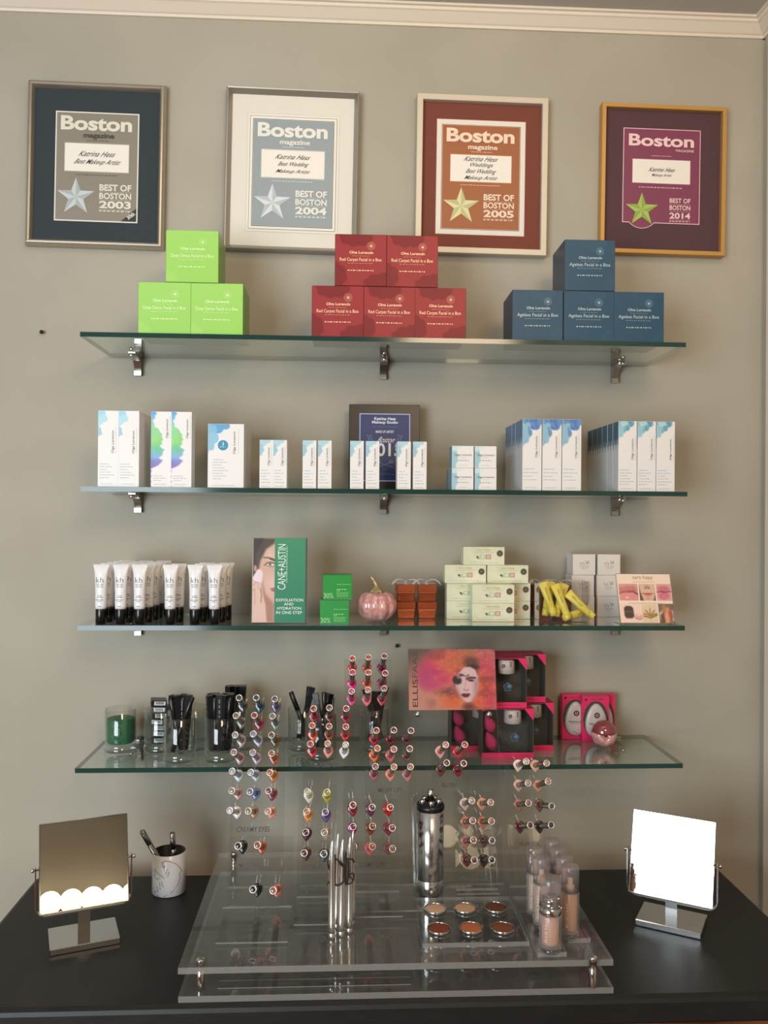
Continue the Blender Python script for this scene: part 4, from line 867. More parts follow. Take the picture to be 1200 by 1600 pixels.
# --- flat boxes with white egg shaped blisters
def egg_box():
    W, H, D = .0610, .1010, .020; t = empty('egg_sponge_box'); m = MB(); m.rbox(-W/2, W/2, -D/2, D/2, 0, H, .0006, 0)
    y = -D/2-.0003; m.text('the original', -W*.16, W*.28, H*.915, H*.955, y, 1, .0); m.disc(-W*.37, H*.925, .0026, .0026, y, 1, 12); m.micro(-W*.3, W*.3, H*.05, .0008, y, 2, 4)
    m.poly([(W*.47*math.sin(a), H*.49+H*.405*math.cos(a)) for a in [2*math.pi*k/36 for k in range(36)]], y, 3)
    m.build('carton_board', [PINK, DOT, PINKD, mat('blister_dark', (70, 66, 62), .4)], t)
    n = 30; rings = []
    def egg(s, yy): return [(s*W*.40*math.sin(a)*(1-.20*math.cos(a)), yy, H*.47+s*H*.385*math.cos(a)) for a in [2*math.pi*k/n for k in range(n)]]
    b = MB(); b.loft([egg(1, y-.0003), egg(.97, y-.004), egg(.88, y-.0065), egg(.7, y-.0078), egg(.01, y-.0082)][::-1], 0, True, None, True); b.build('egg_shell', [mat('egg_white', (196, 184, 180), .3)], t)
    d = MB(); yy = y-.0090; d.disc(0, H*.60, .0064, .0064, yy, 0, 20); d.disc(0, H*.60, .0035, .0035, yy-.0003, 1, 12, r_in=.5); d.text('blotterazzi', -W*.27, W*.27, H*.40, H*.44, yy, 2, .0); d.micro(-W*.2, W*.22, H*.375, .0008, yy, 2, 3)
    for k in range(14): rx = random.Random(k+40); a = rx.uniform(-.9, .9); d.disc(W*.34*a, H*(.14+.14*abs(a)**1.5+.07*rx.random()), .0008, .0008, y-.0084+.002*abs(a), 2, 7)
    d.build('egg_print', [mat('seal_red_brown', (74, 44, 42), .5), mat('egg_ring', (170, 160, 156), .5), mat('egg_ink', (70, 60, 62), .5)], t)
    return t
EGG = egg_box()
for k, (px, Y, lab) in enumerate(((899.0, -.026, 'back pair, toward the pink gift sets'), (940.5, -.026, 'back pair, toward the shelf end'), (931, -.047, 'in front of the pair'))):
    x = hy(px, 1110, Y-.01).x; o = EGG if k == 0 else copy_tree(EGG); o.location = (x, Y, Z4+(.0035 if k < 2 else .0)*0); tag(o, 'pink flat box with a pale egg blister, %s' % lab, 'sponge box', 'egg blister boxes')
# --- pink glass apple-like ornament lying on its side
q = hy(947, 1145, -.12); t = empty('glass_apple', (q.x, -.105, Z4+.0285)); tag(t, 'pink glittery glass ornament on its side, puckered end facing out', 'ornament')
m = MB(); n = 40; rings = []
for j in range(15):
    ph = math.pi*j/14; rr = math.sin(ph)**.75; yy = .024*math.cos(ph); d = .010*math.exp(-(rr/.28)**2)
    rings.append([(.0285*rr*math.cos(a)*(1-.05*abs(math.sin(4*a))), (yy-d if yy > 0 else yy+d), .0265*rr*math.sin(a)*(1-.05*abs(math.sin(4*a)))) for a in [2*math.pi*k/n for k in range(n)]])
m.loft(rings); m.build('ornament_body', [PG], t)
MB().lathe([(.0262, .004), (.0270, .008), (.0235, .018), (.0150, .027), (.006, .0305), (0, .031)], 28).build('ornament_cap', [mat('rose_glass', (140, 62, 66), .1, 0, .6, 1.0)], t)
MB().lathe([(0, -.0165), (.0025, -.016), (.0018, -.013), (0, -.012)], 8, 0, Matrix.Rotation(rad(90), 4, 'X') @ Matrix.Scale(-1, 4, (0, 0, 1))).build('ornament_pip', [mat('pip_dark', (60, 24, 28), .3)], t)
# ================================================================== table
TT = noisy('black_table_top', (26, 26, 26), (32, 32, 31), 60, .45, .15, stretch=(.3, 3, 1), spec=.35)
ZT = .75
t = empty('display_table', (.005, -.345, 0)); tag(t, 'matte black table against the wall under the glass shelves', 'table')
m = MB(); x0, x1, y0, y1 = -.7365, .7365, -.245, .245; rings = []
for dz, ins in ((-.045, .004), (-.040, 0), (-.010, 0), (-.004, .0025), (0, .010)):
    rings.append([(x0+ins, y0+ins, ZT+dz), (x1-ins, y0+ins, ZT+dz), (x1-ins, y1-ins*.3, ZT+dz), (x0+ins, y1-ins*.3, ZT+dz)])
m.loft(rings, 0, False); m.build('table_top', [TT], t)
for sx in (-1, 1):
    for sy in (-1, 1): MB().box(-.02, .02, -.02, .02, 0, ZT-.045).build('leg', [BLACK], t, (sx*.69, sy*.20, 0))
# what shows under the table edge
t = empty('radiator', (.20, -.058, .0)); tag(t, 'cream radiator low on the wall behind the table', 'radiator')
m = MB()
for k in range(11): m.rbox(-.30+k*.052, -.30+k*.052+.046, -.03, .03, .08, .52, .008)
m.build('radiator_fins', [TRIMM], t); MB().box(-.3, .265, -.012, .012, .12, .14).box(-.3, .265, -.012, .012, .46, .48).build('radiator_pipe', [TRIMM], t)
for a in (-.27, .22): MB().box(a, a+.03, -.02, .02, 0, .08).build('foot', [TRIMM], t)
WOOD = noisy('orange_wood', (150, 84, 44), (186, 112, 62), 8, .5, stretch=(1, 1, 8))
t = empty('wooden_stool', (.70, -.16, 0)); tag(t, 'orange wooden stool tucked under the table end', 'stool')
MB().rbox(-.12, .12, -.12, .12, .42, .45, .004).build('seat', [WOOD], t)
for sx in (-1, 1):
    for sy in (-1, 1): MB().box(-.015, .015, -.015, .015, 0, .42).build('leg', [WOOD], t, (sx*.1, sy*.1, 0))

# ================================================================== clear two-tier display
ZB, ZU = ZT+.0105, .8000
t = empty('display_stand', (.004, -.36, ZT+.0002)); tag(t, 'clear acrylic two-tier display plinth on the black table', 'display stand')
cx = .004
def slab(x0, x1, y0, y1, z0, z1): return MB().box(x0, x1, y0, y1, z0, z1, 0, None, {2: 1, 3: 1, 4: 1, 5: 1})
slab(-.3475, .3475, -.218, .250, 0, .0100).build('lower_sheet', [HAZED, EDGE], t)
slab(-.3500, .3500, -.208, .250, ZU-.0105-ZT, ZU-ZT-.0002).build('upper_sheet', [HAZED, EDGE], t)
for (px, py) in ((313, 1545), (926, 1541)):
    p = hz(px, py, ZB)
    for yy in (p.y, -.128):
        MB().lathe([(.0060, .0101), (.0066, .011), (.0066, .0385), (.0060, .0392), (.0060, .0500), (.0068, .0502), (.0068, .0570), (.0060, .0585), (0, .0587)], 20).build('standoff', [CHROME], t, (p.x-cx, yy+.36, 0))
p0, p1 = hz(340, 1546, ZB), hz(643, 1548, ZB)
m = MB(); a, b = p0.x, p1.x; m.box(-(b-a)/2, (b-a)/2, -.006, .006, 0, .0015, 0, None, {2: 1, 3: 1, 5: 1}); m.box(-(b-a)/2, (b-a)/2, .0045, .006, .0015, .007, 0, None, {1: 1, 3: 1, 5: 1})
o = m.build('label_channel', [CLEAR, EDGE], None, ((a+b)/2, p0.y+.006, ZB+.0006)); tag(o, 'narrow clear channel strip lying on the lower display sheet', 'label holder')

PT = .003
PANELS = {}
INKP = mat('panel_ink', (72, 68, 66), .6)
def panel(key, yb, lean, xl, xr, ytop, foot_y, texts, label, screws=None, lift=0):
    """acrylic sheet bent at yb, leaning back, with a foot running forward; xl/xr picture columns at the top"""
    th = rad(lean); zb = ZU+.0005+lift*.0028
    a = hplane(xl, ytop, yb, zb, th); b = hplane(xr, ytop, yb, zb, th); W = b.x-a.x; cxp = (a.x+b.x)/2; H = ((a.z+b.z)/2-zb)/math.cos(th)
    t = empty('tester_rack', (cxp, yb, zb)); tag(t, label, 'tester panel'); r = Matrix.Rotation(-th, 4, 'X')
    MB().box(-W/2, W/2, 0, PT, 0, H, 0, r, {1: 1, 3: 1, 5: 1}).build('panel_sheet', [CLEAR, EDGE], t)
    fy = hz((xl+xr)/2, foot_y, zb).y-yb
    MB().box(-W/2, W/2, fy, PT, 0, .0025, 0, None, {1: 0, 2: 1, 3: 1, 5: 1}).box(-W/2, W/2, -.0015, PT, .0025, .0042, 1).build('panel_foot', [CLEAR, EDGE], t)
    m = MB(); ri = r.inverted()
    for s, px0, px1, py0, py1 in texts:
        A = ri @ (hplane(px0, (py0+py1)/2, yb, zb, th)-Vector((cxp, yb, zb))); B = ri @ (hplane(px1, (py0+py1)/2, yb, zb, th)-Vector((cxp, yb, zb)))
        h = (py1-py0)*(-(CAM.y-yb))/F_PX*.5
        m.text(s, A.x, B.x, A.z-h*.98, A.z+h*.98, -.0004, 0, .012, T=r)
    if texts: m.build('panel_lettering', [INKP], t)
    PANELS[key] = (yb, zb, th, t, r, cxp); return t
panel('eyes', -.288, 13, 367, 448, 1087, 1419, [('CREAMY EYES', 370, 421, 1292, 1300)], 'tallest clear tester panel, lettered CREAMY EYES')
panel('glazed', -.291, 13, 475, 553, 1105, 1412, [('GLAZED LIPS', 490, 533, 1192, 1199)], 'clear tester panel lettered GLAZED LIPS, crossing the lowest shelf edge', lift=1)
panel('hot', -.282, 13, 538, 611, 1030, 1402, [('HOT LIPS', 559, 592, 1112, 1119)], 'clear tester panel lettered HOT LIPS, reaching above the lowest shelf')
panel('milky', -.301, 13, 570.5, 649, 1139, 1425, [('MILKY LIPS', 591, 629, 1231, 1238)], 'clear tester panel lettered MILKY LIPS', lift=2)
tp = panel('face', -.290, 13, 637, 774, 1012, 1420, [], 'wide clear panel that carries the face card, behind the BLUSH testers')
panel('blush', -.305, 13, 674, 731, 1159, 1425, [('BLUSH', 691, 713, 1223, 1230)], 'clear tester panel lettered BLUSH with four pens', lift=1)
panel('veil', -.303, 13, 789, 852, 1178, 1425, [('SKIN VEIL', 811, 844, 1315, 1322)], 'clear tester panel lettered SKIN VEIL at the bottle end', lift=0)
panel('conceal', -.325, 14, 709, 772, 1238, 1398, [('CONCEALER', 721, 765, 1368, 1375)], 'clear tester panel lettered CONCEALER behind the powder pans', lift=2)
panel('lips', -.335, 14, 536, 622, 1249, 1434, [('CREAMY LIPS', 553, 602, 1347, 1355)], 'clear tester panel lettered CREAMY LIPS behind the silver pens', lift=3)
panel('lights', -.346, 14, 467, 527, 1226, 1446, [('LIGHTS', 479, 505, 1351, 1358)], 'clear tester panel lettered LIGHTS', lift=2)
panel('mascara', -.377, 14, 357, 458, 1307, 1474, [('MASCARA', 373, 411, 1348, 1356), ('EYELINER', 397, 435, 1415, 1423)], 'low front clear tester panel lettered MASCARA and EYELINER', lift=1)

# face card, held on the wide panel by two chrome screws
yb, zb, th, tpan, r, cxp = PANELS['face']
A = hplane(637.5, 1014, yb, zb, th); B = hplane(773, 1014, yb, zb, th); C_ = hplane(643, 1110, yb, zb, th); S_ = hplane(643, 1124, yb, zb, th)
W = B.x-A.x; ri = r.inverted(); zt = (ri @ (A-Vector((cxp, yb, zb)))).z; zl = (ri @ (C_-Vector((cxp, yb, zb)))).z; zs2 = (ri @ (S_-Vector((cxp, yb, zb)))).z
p = Pic(132, 96, (196, 128, 112)); N = p.noise(8, 11); N2 = p.noise(17, 12); N3 = p.noise(34, 13)
p.where(np.clip(1.15-p.y*1.7-p.x*.9, 0, 1), (92, 72, 66)); p.where(np.clip((p.y-.62)*2, 0, 1)*np.clip(1-p.x*1.6, 0, 1), (206, 150, 132))
p.ell(.42, .30, .34, .36, (206, 66, 82), .5); p.ell(.30, .42, .26, .34, (198, 52, 104), .6, 0); p.ell(.22, .52, .14, .22, (186, 58, 116), .9); p.ell(.50, .22, .26, .24, (214, 96, 70), .7); p.ell(.62, .20, .28, .22, (190, 92, 60), .7)
p.ell(.90, .40, .22, .50, (192, 56, 92), .7); p.ell(.80, .70, .24, .44, (222, 92, 56), .6); p.ell(.50, .84, .20, .20, (224, 100, 58), .7); p.ell(.42, .70, .16, .10, (116, 60, 60), .9, -8); p.ell(.93, .82, .16, .3, (204, 60, 84), .8)
p.where(np.clip((p.x-.15)*5, 0, 1)*N2*.38, (230, 120, 92)); p.where(np.clip((p.x-.15)*5, 0, 1)*np.clip(N-.55, 0, 1)*1.3, (96, 40, 50)); p.where(np.clip((p.x-.2)*5, 0, 1)*(N3 > .7)*.25, (240, 150, 120))
p.ell(.72, .22, .12, .13, (104, 58, 48), .6); p.ell(.74, .30, .10, .07, (52, 34, 34), .6); p.ell(.55, .54, .05, .12, (66, 40, 42), .7)
p.poly([(.60, .36), (.645, .30), (.71, .295), (.765, .34), (.795, .45), (.795, .62), (.765, .76), (.715, .86), (.67, .885), (.625, .85), (.575, .74), (.535, .60), (.53, .48)], (226, 186, 188), .02)
p.poly([(.745, .55), (.80, .45), (.80, .66), (.76, .80), (.715, .87), (.745, .74)], (186, 140, 142), .05); p.poly([(.53, .5), (.56, .62), (.60, .76), (.64, .86), (.60, .82), (.54, .64)], (196, 150, 152), .03)
p.ell(.555, .515, .062, .085, (44, 30, 34), .35, -12); p.ell(.575, .47, .035, .03, (176, 110, 120), .8); p.ell(.60, .43, .04, .035, (60, 38, 42), .8); p.line([(.61, .43), (.66, .455), (.69, .43)], .006, (70, 44, 48), .015)
p.line([(.665, .495), (.70, .475), (.76, .478)], .012, (58, 38, 40), .015); p.ell(.715, .52, .045, .022, (60, 42, 48), .4, 4); p.ell(.718, .523, .012, .010, (24, 18, 22), .4); p.line([(.65, .40), (.655, .56), (.638, .65)], .004, (206, 160, 162), .02)
p.ell(.638, .675, .008, .008, (96, 50, 56), .6); p.ell(.672, .678, .008, .008, (96, 50, 56), .6); p.line([(.625, .665), (.655, .69), (.685, .668)], .004, (150, 96, 102), .01)
p.poly([(.595, .752), (.63, .728), (.655, .738), (.68, .728), (.705, .748), (.68, .79), (.65, .80), (.62, .79)], (112, 26, 40), .015); p.line([(.60, .753), (.65, .76), (.70, .75)], .003, (58, 14, 24), .008)
p.ell(.68, .95, .10, .09, (112, 58, 56), .7); p.a *= .90
t = empty('face_card', (cxp, yb, zb)); tag(t, 'printed card of a woman with flame coloured hair and dark lips on the wide panel', 'printed card')
m = MB(); dx = (A.x+B.x)/2-cxp; g = .0005
m.canvas(p.a, dx-W/2+g, dx+W/2-g, zl+g, zt-g, -.0021, 0, r)
m.text('ELLIS', dx-W/2+W*.045, dx-W/2+W*.105, zl+(zt-zl)*.055, zl+(zt-zl)*.50, -.0026, 1, .006, rot=90, T=r); m.text('FAAS', dx-W/2+W*.045, dx-W/2+W*.105, zl+(zt-zl)*.53, zl+(zt-zl)*.94, -.0026, 2, -.014, rot=90, T=r)
m.build('card_print', [printed(), mat('card_ink', (70, 34, 30), .5), mat('card_ink_soft', (58, 40, 38), .5)], t)
MB().box(dx-W/2, dx+W/2, -.0018, -.0003, zs2, zt, 0, r, {0: 1, 1: 1, 3: 1, 5: 1}).build('card_sleeve', [CLEAR, EDGE], t)
for px in (652.5, 764):
    v = hplane(px, 1116, yb, zb, th); MB().lathe([(.0052, 0), (.0056, .0015), (.0056, .0035), (.0040, .0052), (0, .0058)], 18, 0, r @ Matrix.Translation(ri @ (v-Vector((cxp, yb, zb)))+Vector((0, -.0018, 0))) @ Matrix.Rotation(rad(90), 4, 'X')).build('screw_cap', [CHROME], t)

# ---- tester pens: a drop of colour on the panel, a smoky barrel and a silver ring with a colour window
def drop_mesh(gloss):
    m = MB(); n = 28; P = []
    for k in range(n):
        a = 2*math.pi*k/n; rr = 1.0; x_ = math.sin(a); z_ = math.cos(a)
        if z_ < 0: x_ *= 1-.62*abs(z_)**1.6; z_ *= 1.5
        P.append((.0100*x_*(1+.05*math.sin(3*a)), .0098*z_+.0010))
    def ringp(s, y): return [(a*s, y, b*s) for a, b in P]
    m.loft([ringp(1.0, -.0002), ringp(1.0, -.0007), ringp(.92, -.0016), ringp(.75, -.0020), ringp(.01, -.0022)][::-1], 0, True)
    return m.mesh('colour_drop', [WHITE])
DROP = drop_mesh(0)
BARREL = MB().lathe([(.0050, 0), (.0052, .001), (.0050, .20), (.0054, .55), (.0056, .95), (.0056, 1.0)], 18, 0, None, True).mesh('barrel', [clear('smoky_barrel', (.42, .40, .39), 1.5, 1, .30, (120, 114, 110), .15)])
RING = MB().lathe([(.0056, -.0035), (.0064, -.003), (.0066, 0), (.0063, .0010), (.0051, .0012), (.0048, .0004), (.0047, -.001)], 24, 0, None, True, None, False, False).mesh('end_ring', [mat('pale_silver', (232, 226, 218), .22, .55)])
DISC = MB().lathe([(.0048, -.002), (.0047, -.0006), (.0030, -.0002), (0, .0)], 16).mesh('end_window', [WHITE])
GLOSS = {}
def cm(c, g=.22):
    k = (c, g)
    if k not in GLOSS: GLOSS[k] = mat('shade_%d' % len(GLOSS), c, g, 0, .5, .5)
    return GLOSS[k]
def tester(key, sw, ring, col, label, group, disc=None, swirl=False):
    yb, zb, th, tpan, r, cxp = PANELS[key]
    S = hplane(sw[0], sw[1], yb-.0004, zb, th); d = ray(*ring); L = .066
    # the ring sits on its own line of sight where the pen is L long
    lo, hi = -.12, -.02; best = None
    Rr = None
    for k in range(60):
        yy = S.y-.066*(k+1)/60*1.05; q = CAM+d*((yy-CAM.y)/d.y)
        if (q-S).length >= L or k == 59: Rr = q; break
    ax = (Rr-S); Ln = ax.length; q = ax.to_track_quat('Z', 'Y')
    t = empty('tester_pen', S); tag(t, label, 'makeup pen', group)
    c2 = cm(disc or tuple(min(255, v*.75+12) for v in col)); c1 = cm(col)
    obj('colour_drop', DROP, t, (0, 0, 0), (-th, rad(random.uniform(-8, 8)), 0), c1)
    o = obj('barrel', BARREL, t, (0, 0, 0), q.to_euler()); o.scale = (1, 1, Ln-.003)
    rg = obj('end_ring', RING, t, ax, q.to_euler()); w_ = obj('end_window', DISC, rg, (0, 0, 0), None, c2)
def grid(key, sc, ox, oy, rows, cols_words, name, grp):
    nr = len(rows)
    for i, row in enumerate(rows):
        rw = ['top', 'second', 'third', 'fourth', 'fifth', 'sixth'][i] if i < nr-1 else 'bottom'
        if nr == 1: rw = 'only'
        for j, (sx, sy, rx, ry, col, cn) in enumerate(row):
            tester(key, (ox+sx/sc, oy+sy/sc), (ox+rx/sc, oy+ry/sc), col, '%s tester pen on the %s panel, %s row, %s' % (cn, name, rw, cols_words[j]), grp)
LMR = ['left', 'middle', 'right']; LR = ['left', 'right']
grid('eyes', 5.4545, 340, 1060, [
 [(215, 235, 183, 165, (56, 62, 66), 'dark grey'), (360, 235, 330, 165, (34, 74, 102), 'teal blue'), (500, 240, 487, 175, (92, 80, 116), 'muted violet')],
 [(205, 375, 157, 317, (118, 114, 106), 'taupe'), (355, 385, 313, 315, (166, 44, 76), 'crimson pink'), (495, 385, 468, 322, (124, 134, 132), 'grey green')],
 [(205, 530, 150, 482, (172, 156, 160), 'pale mauve'), (348, 530, 304, 473, (160, 154, 182), 'lavender'), (492, 530, 460, 484, (98, 80, 46), 'olive brown')],
 [(192, 680, 138, 629, (176, 132, 138), 'dusty pink'), (335, 680, 300, 632, (186, 154, 176), 'lilac'), (482, 682, 460, 640, (182, 92, 62), 'copper')],
 [(178, 825, 124, 790, (190, 194, 204), 'silver'), (325, 825, 283, 800, (176, 182, 194), 'silver blue'), (474, 828, 446, 802, (208, 118, 56), 'orange')],
 [(172, 980, 122, 957, (194, 146, 136), 'rose beige'), (325, 980, 277, 965, (102, 122, 172), 'soft blue'), (468, 985, 435, 957, (148, 56, 78), 'berry')],
 [(165, 1138, 105, 1125, (230, 220, 214), 'pearl white'), (308, 1138, 262, 1130, (166, 130, 86), 'golden tan'), (458, 1140, 430, 1133, (230, 154, 132), 'peach')]], LMR, 'CREAMY EYES', 'creamy eyes testers')
grid('glazed', 5.4545, 340, 1060, [
 [(820, 325, 818, 258, (166, 22, 42), 'deep red'), (955, 325, 953, 250, (112, 62, 56), 'cocoa'), (1090, 330, 1097, 257, (168, 32, 62), 'raspberry')],
 [(812, 480, 806, 402, (216, 86, 46), 'orange red'), (950, 480, 950, 408, (162, 84, 54), 'terracotta'), (1087, 480, 1093, 412, (214, 56, 62), 'coral red')],
 [(806, 620, 791, 559, (198, 46, 56), 'scarlet'), (944, 620, 938, 556, (224, 150, 138), 'pale peach'), (1080, 625, 1091, 565, (238, 238, 238), 'clear white')]], LMR, 'GLAZED LIPS', 'glazed lips testers')
grid('hot', 5.4545, 520, 1000, [
 [(165, 240, 168, 157, (220, 56, 42), 'flame red'), (290, 240, 305, 147, (214, 84, 50), 'orange'), (417, 240, 440, 138, (142, 30, 84), 'plum pink')],
 [(162, 370, 168, 275, (218, 24, 116), 'magenta'), (290, 370, 304, 277, (228, 84, 66), 'coral'), (418, 368, 447, 283, (156, 42, 72), 'wine')],
 [(160, 505, 160, 437, (228, 88, 142), 'bubblegum pink'), (290, 508, 300, 425, (234, 122, 132), 'salmon pink'), (418, 505, 438, 413, (166, 72, 82), 'dusky rose')]], LMR, 'HOT LIPS', 'hot lips testers')
grid('milky', 5.4545, 520, 1000, [
 [(350, 845, 372, 770, (172, 18, 42), 'red'), (492, 848, 521, 768, (124, 22, 36), 'oxblood'), (630, 845, 667, 773, (108, 56, 58), 'dark mauve')],
 [(350, 985, 380, 923, (228, 108, 50), 'orange'), (490, 985, 521, 931, (222, 112, 120), 'rose pink'), (632, 988, 656, 927, (124, 82, 76), 'mushroom brown')],
 [(350, 1145, 363, 1077, (166, 88, 98), 'dusty rose'), (490, 1145, 521, 1082, (232, 140, 120), 'peach'), (633, 1148, 662, 1081, (192, 124, 120), 'nude pink')]], LMR, 'MILKY LIPS', 'milky lips testers')
grid('blush', 5.4545, 520, 1000, [
 [(915, 950, 963, 893, (238, 160, 150), 'light pink'), (1065, 955, 1125, 891, (204, 72, 72), 'coral red')],
 [(920, 1105, 971, 1047, (112, 56, 44), 'brown'), (1065, 1105, 1116, 1052, (136, 20, 34), 'dark red')]], LR, 'BLUSH', 'blush testers')
grid('lights', 5.519, 450, 1210, [
 [(180, 185, 167, 150, (206, 200, 176), 'glittery cream'), (337, 185, 336, 155, (170, 160, 48), 'glittery lime')],
 [(175, 350, 160, 320, (218, 140, 76), 'glossy orange'), (328, 350, 322, 325, (98, 72, 130), 'glossy violet')],
 [(163, 510, 153, 499, (76, 22, 38), 'dark plum'), (325, 505, 315, 500, (170, 144, 118), 'glittery beige')],
 [(158, 680, 140, 678, (82, 44, 42), 'dark brown'), (312, 690, 310, 685, (58, 66, 76), 'slate')]], LR, 'LIGHTS', 'lights testers')
grid('lips', 5.519, 450, 1210, [
 [(557, 300, 560, 265, (142, 18, 42), 'ruby'), (712, 300, 726, 284, (108, 48, 78), 'grape'), (862, 300, 882, 285, (198, 18, 26), 'bright red')],
 [(555, 463, 561, 450, (136, 22, 90), 'fuchsia'), (712, 463, 729, 448, (146, 68, 48), 'rust'), (862, 463, 900, 461, (152, 58, 70), 'rosewood')],
 [(565, 630, 568, 624, (150, 94, 90), 'half hidden mauve brown'), (705, 635, 728, 622, (228, 110, 110), 'salmon'), (862, 630, 902, 641, (152, 96, 90), 'nude brown')]], LMR, 'CREAMY LIPS', 'creamy lips testers')
grid('mascara', 3.871, 330, 1270, [[(190, 203, 163, 200, (26, 28, 30), 'black'), (305, 208, 280, 195, (168, 84, 62), 'copper brown')]], LR, 'MASCARA half of the low', 'mascara testers')
grid('mascara', 3.871, 330, 1270, [[(280, 462, 253, 463, (24, 26, 28), 'black'), (400, 465, 375, 470, (178, 98, 78), 'brown')]], LR, 'EYELINER half of the low', 'eyeliner testers')
grid('conceal', 7.5, 640, 1220, [
 [(645, 265, 730, 233, (204, 172, 162), 'palest pink beige'), (848, 265, 950, 253, (220, 156, 124), 'light peach')],
 [(655, 480, 740, 468, (174, 110, 90), 'rose tan'), (855, 480, 960, 474, (194, 118, 86), 'apricot tan')],
 [(658, 705, 748, 695, (172, 104, 90), 'warm tan'), (865, 700, 967, 700, (112, 72, 62), 'cocoa')],
 [(668, 925, 758, 930, (108, 46, 40), 'red brown'), (868, 928, 965, 927, (66, 42, 34), 'darkest brown')]], LR, 'CONCEALER', 'concealer testers')
grid('veil', 3.53, 600, 1150, [
 [(740, 160, 785, 140, (236, 208, 194), 'porcelain'), (834, 162, 897, 150, (224, 176, 150), 'light beige')],
 [(742, 270, 795, 260, (210, 166, 150), 'rose beige'), (850, 272, 905, 251, (210, 150, 120), 'sand')],
 [(743, 378, 797, 370, (168, 112, 96), 'tan'), (858, 380, 925, 387, (114, 74, 58), 'chestnut')],
 [(748, 498, 807, 492, (98, 50, 44), 'mahogany'), (857, 498, 922, 491, (66, 46, 36), 'espresso')]], LR, 'SKIN VEIL', 'skin veil testers')

# ---- powder pan tray
zt = ZU+.0005; a = hz(647, 1403, zt+.008); b = hz(798.7, 1403, zt+.008); c = hz(660, 1474, zt+.008); d = hz(827, 1474, zt+.008)
x0, x1, y0, y1 = (a.x+c.x)/2, (b.x+d.x)/2, c.y, a.y
o = MB().box(-(x1-x0)/2, (x1-x0)/2, -(y1-y0)/2, (y1-y0)/2, 0, .008, 0, None, {2: 1, 3: 1, 4: 1, 5: 1}).build('pan_tray', [CLEAR, EDGE], None, ((x0+x1)/2, (y0+y1)/2, zt)); tag(o, 'thick clear acrylic tray under the six powder pans', 'tray')
PAN = MB().lathe([(.0196, 0), (.0205, .0006), (.0205, .0042), (.0200, .0046), (.0192, .0042), (.0190, .0028)], 36, 0, None, True, None, True, False).mesh('pan_tin', [CHROME])
POW = MB().lathe([(.0189, .0012), (.0189, .0034), (.0150, .0038), (0, .0040)], 36).mesh('powder', [WHITE])
for px, py, col, cn in ((680, 1419, (206, 172, 142), 'ivory powder pan, back row end beside the chrome canister'), (726.5, 1418, (200, 162, 128), 'beige powder pan, back row middle'), (774.5, 1417, (98, 58, 34), 'dark brown powder pan, back row near the bottles'),
                        (686, 1450, (126, 62, 40), 'red brown powder pan, front row, away from the bottles'), (736, 1449, (184, 104, 64), 'orange tan powder pan, front row middle'), (785.5, 1449, (124, 72, 46), 'brown powder pan, front row near the bottles')):
    p_ = hz(px, py, zt+.012); t = empty('powder_pan', (p_.x, p_.y, zt+.0084)); obj('pan_tin', PAN, t); obj('powder', POW, t, None, None, mat('powder_%d' % px, col, .85)); tag(t, cn, 'powder pan', 'powder pans on the tray')

# ---- foundation bottles on two clear strips
zs_ = ZU+.0005
for (xa, xb, yf, lab) in ((840, 886, 1496, 'clear strip under the inner row of foundation bottles'), (887.5, 923, 1474, 'clear strip under the outer row of foundation bottles')):
    A = hz(xa, yf, zs_); B = hz(xb, yf, zs_)
    o = MB().box(0, B.x-A.x, 0, -.355-A.y, 0, .008, 0, None, {2: 1, 3: 1, 4: 1, 5: 1}).build('bottle_strip', [CLEAR, EDGE], None, (A.x, A.y, zs_)); tag(o, lab, 'tray')
FROST = clear('frosted_plastic', (.86, .85, .84), 1.45, 1.2, .20, (210, 200, 196), .25, rim=.5)
CAPF = clear('cloudy_cap', (.88, .86, .87), 1.45, 1.2, .17, (196, 186, 186), .2, rim=.6)
def bottle(x, y, z, R, H, skin, collar, lab, liq=None):
    t = empty('foundation_bottle', (x, y, z)); tag(t, lab, 'bottle', 'foundation bottles')
    bt = H*(.50 if collar else .62)
    MB().lathe([(0, 0), (R*.86, 0), (R*.94, .002), (R*.94, .0075), (0, .008)], 26).build('bottle_foot', [GLASSJ], t)
    MB().lathe([(R*.95, .008), (R, .012), (R, bt), (R*.94, bt+.002), (0, bt+.002)], 26).build('bottle_body', [FROST], t)
    MB().lathe([(0, .012), (R*.72, .0125), (R*.76, .016), (R*.76, bt-.003), (0, bt-.002)], 22).build('foundation_fill', [mat('fill_%d_%d' % (skin[0], skin[1]), skin, .5)], t)
    if collar: MB().lathe([(R*.98, bt+.0022), (R*1.0, bt+.003), (R*1.0, bt+.013), (R*.80, bt+.0145), (R*.72, bt+.022), (R*.80, bt+.027), (0, bt+.028)], 26).build('pump_collar', [CHROME], t)
    else: MB().lathe([(R*.5, bt+.0022), (R*.5, bt+.012), (R*.3, bt+.014), (R*.3, bt+.024), (0, bt+.025)], 18).build('pump_collar', [mat('pump_beige', (206, 176, 150), .4)], t)
    c0 = bt+(.0135 if collar else .0022)
    MB().lathe([(R*.97, c0), (R*.97, H-.003), (R*.90, H-.0008), (R*.7, H), (0, H-.0005)], 26).build('bottle_cap', [CAPF], t)
    m = MB(); fnb = lambda q: (R*1.012*math.sin(q[0]/R), -R*1.012*math.cos(q[0]/R), q[2]); m.text('ELLIS FAAS', -R*.72, -R*.50, H*.17, H*.50, 0, 0, 0, rot=90, fn=fnb); m.build('bottle_lettering', [mat('pale_ink', (226, 214, 204), .5)], t)
zb_ = zs_+.0084
p_ = hz(859.5, 1485, zb_); bottle(p_.x, p_.y, zb_, .0182, .120, (214, 160, 132), True, 'foundation bottle with a chrome collar, front of the inner row')
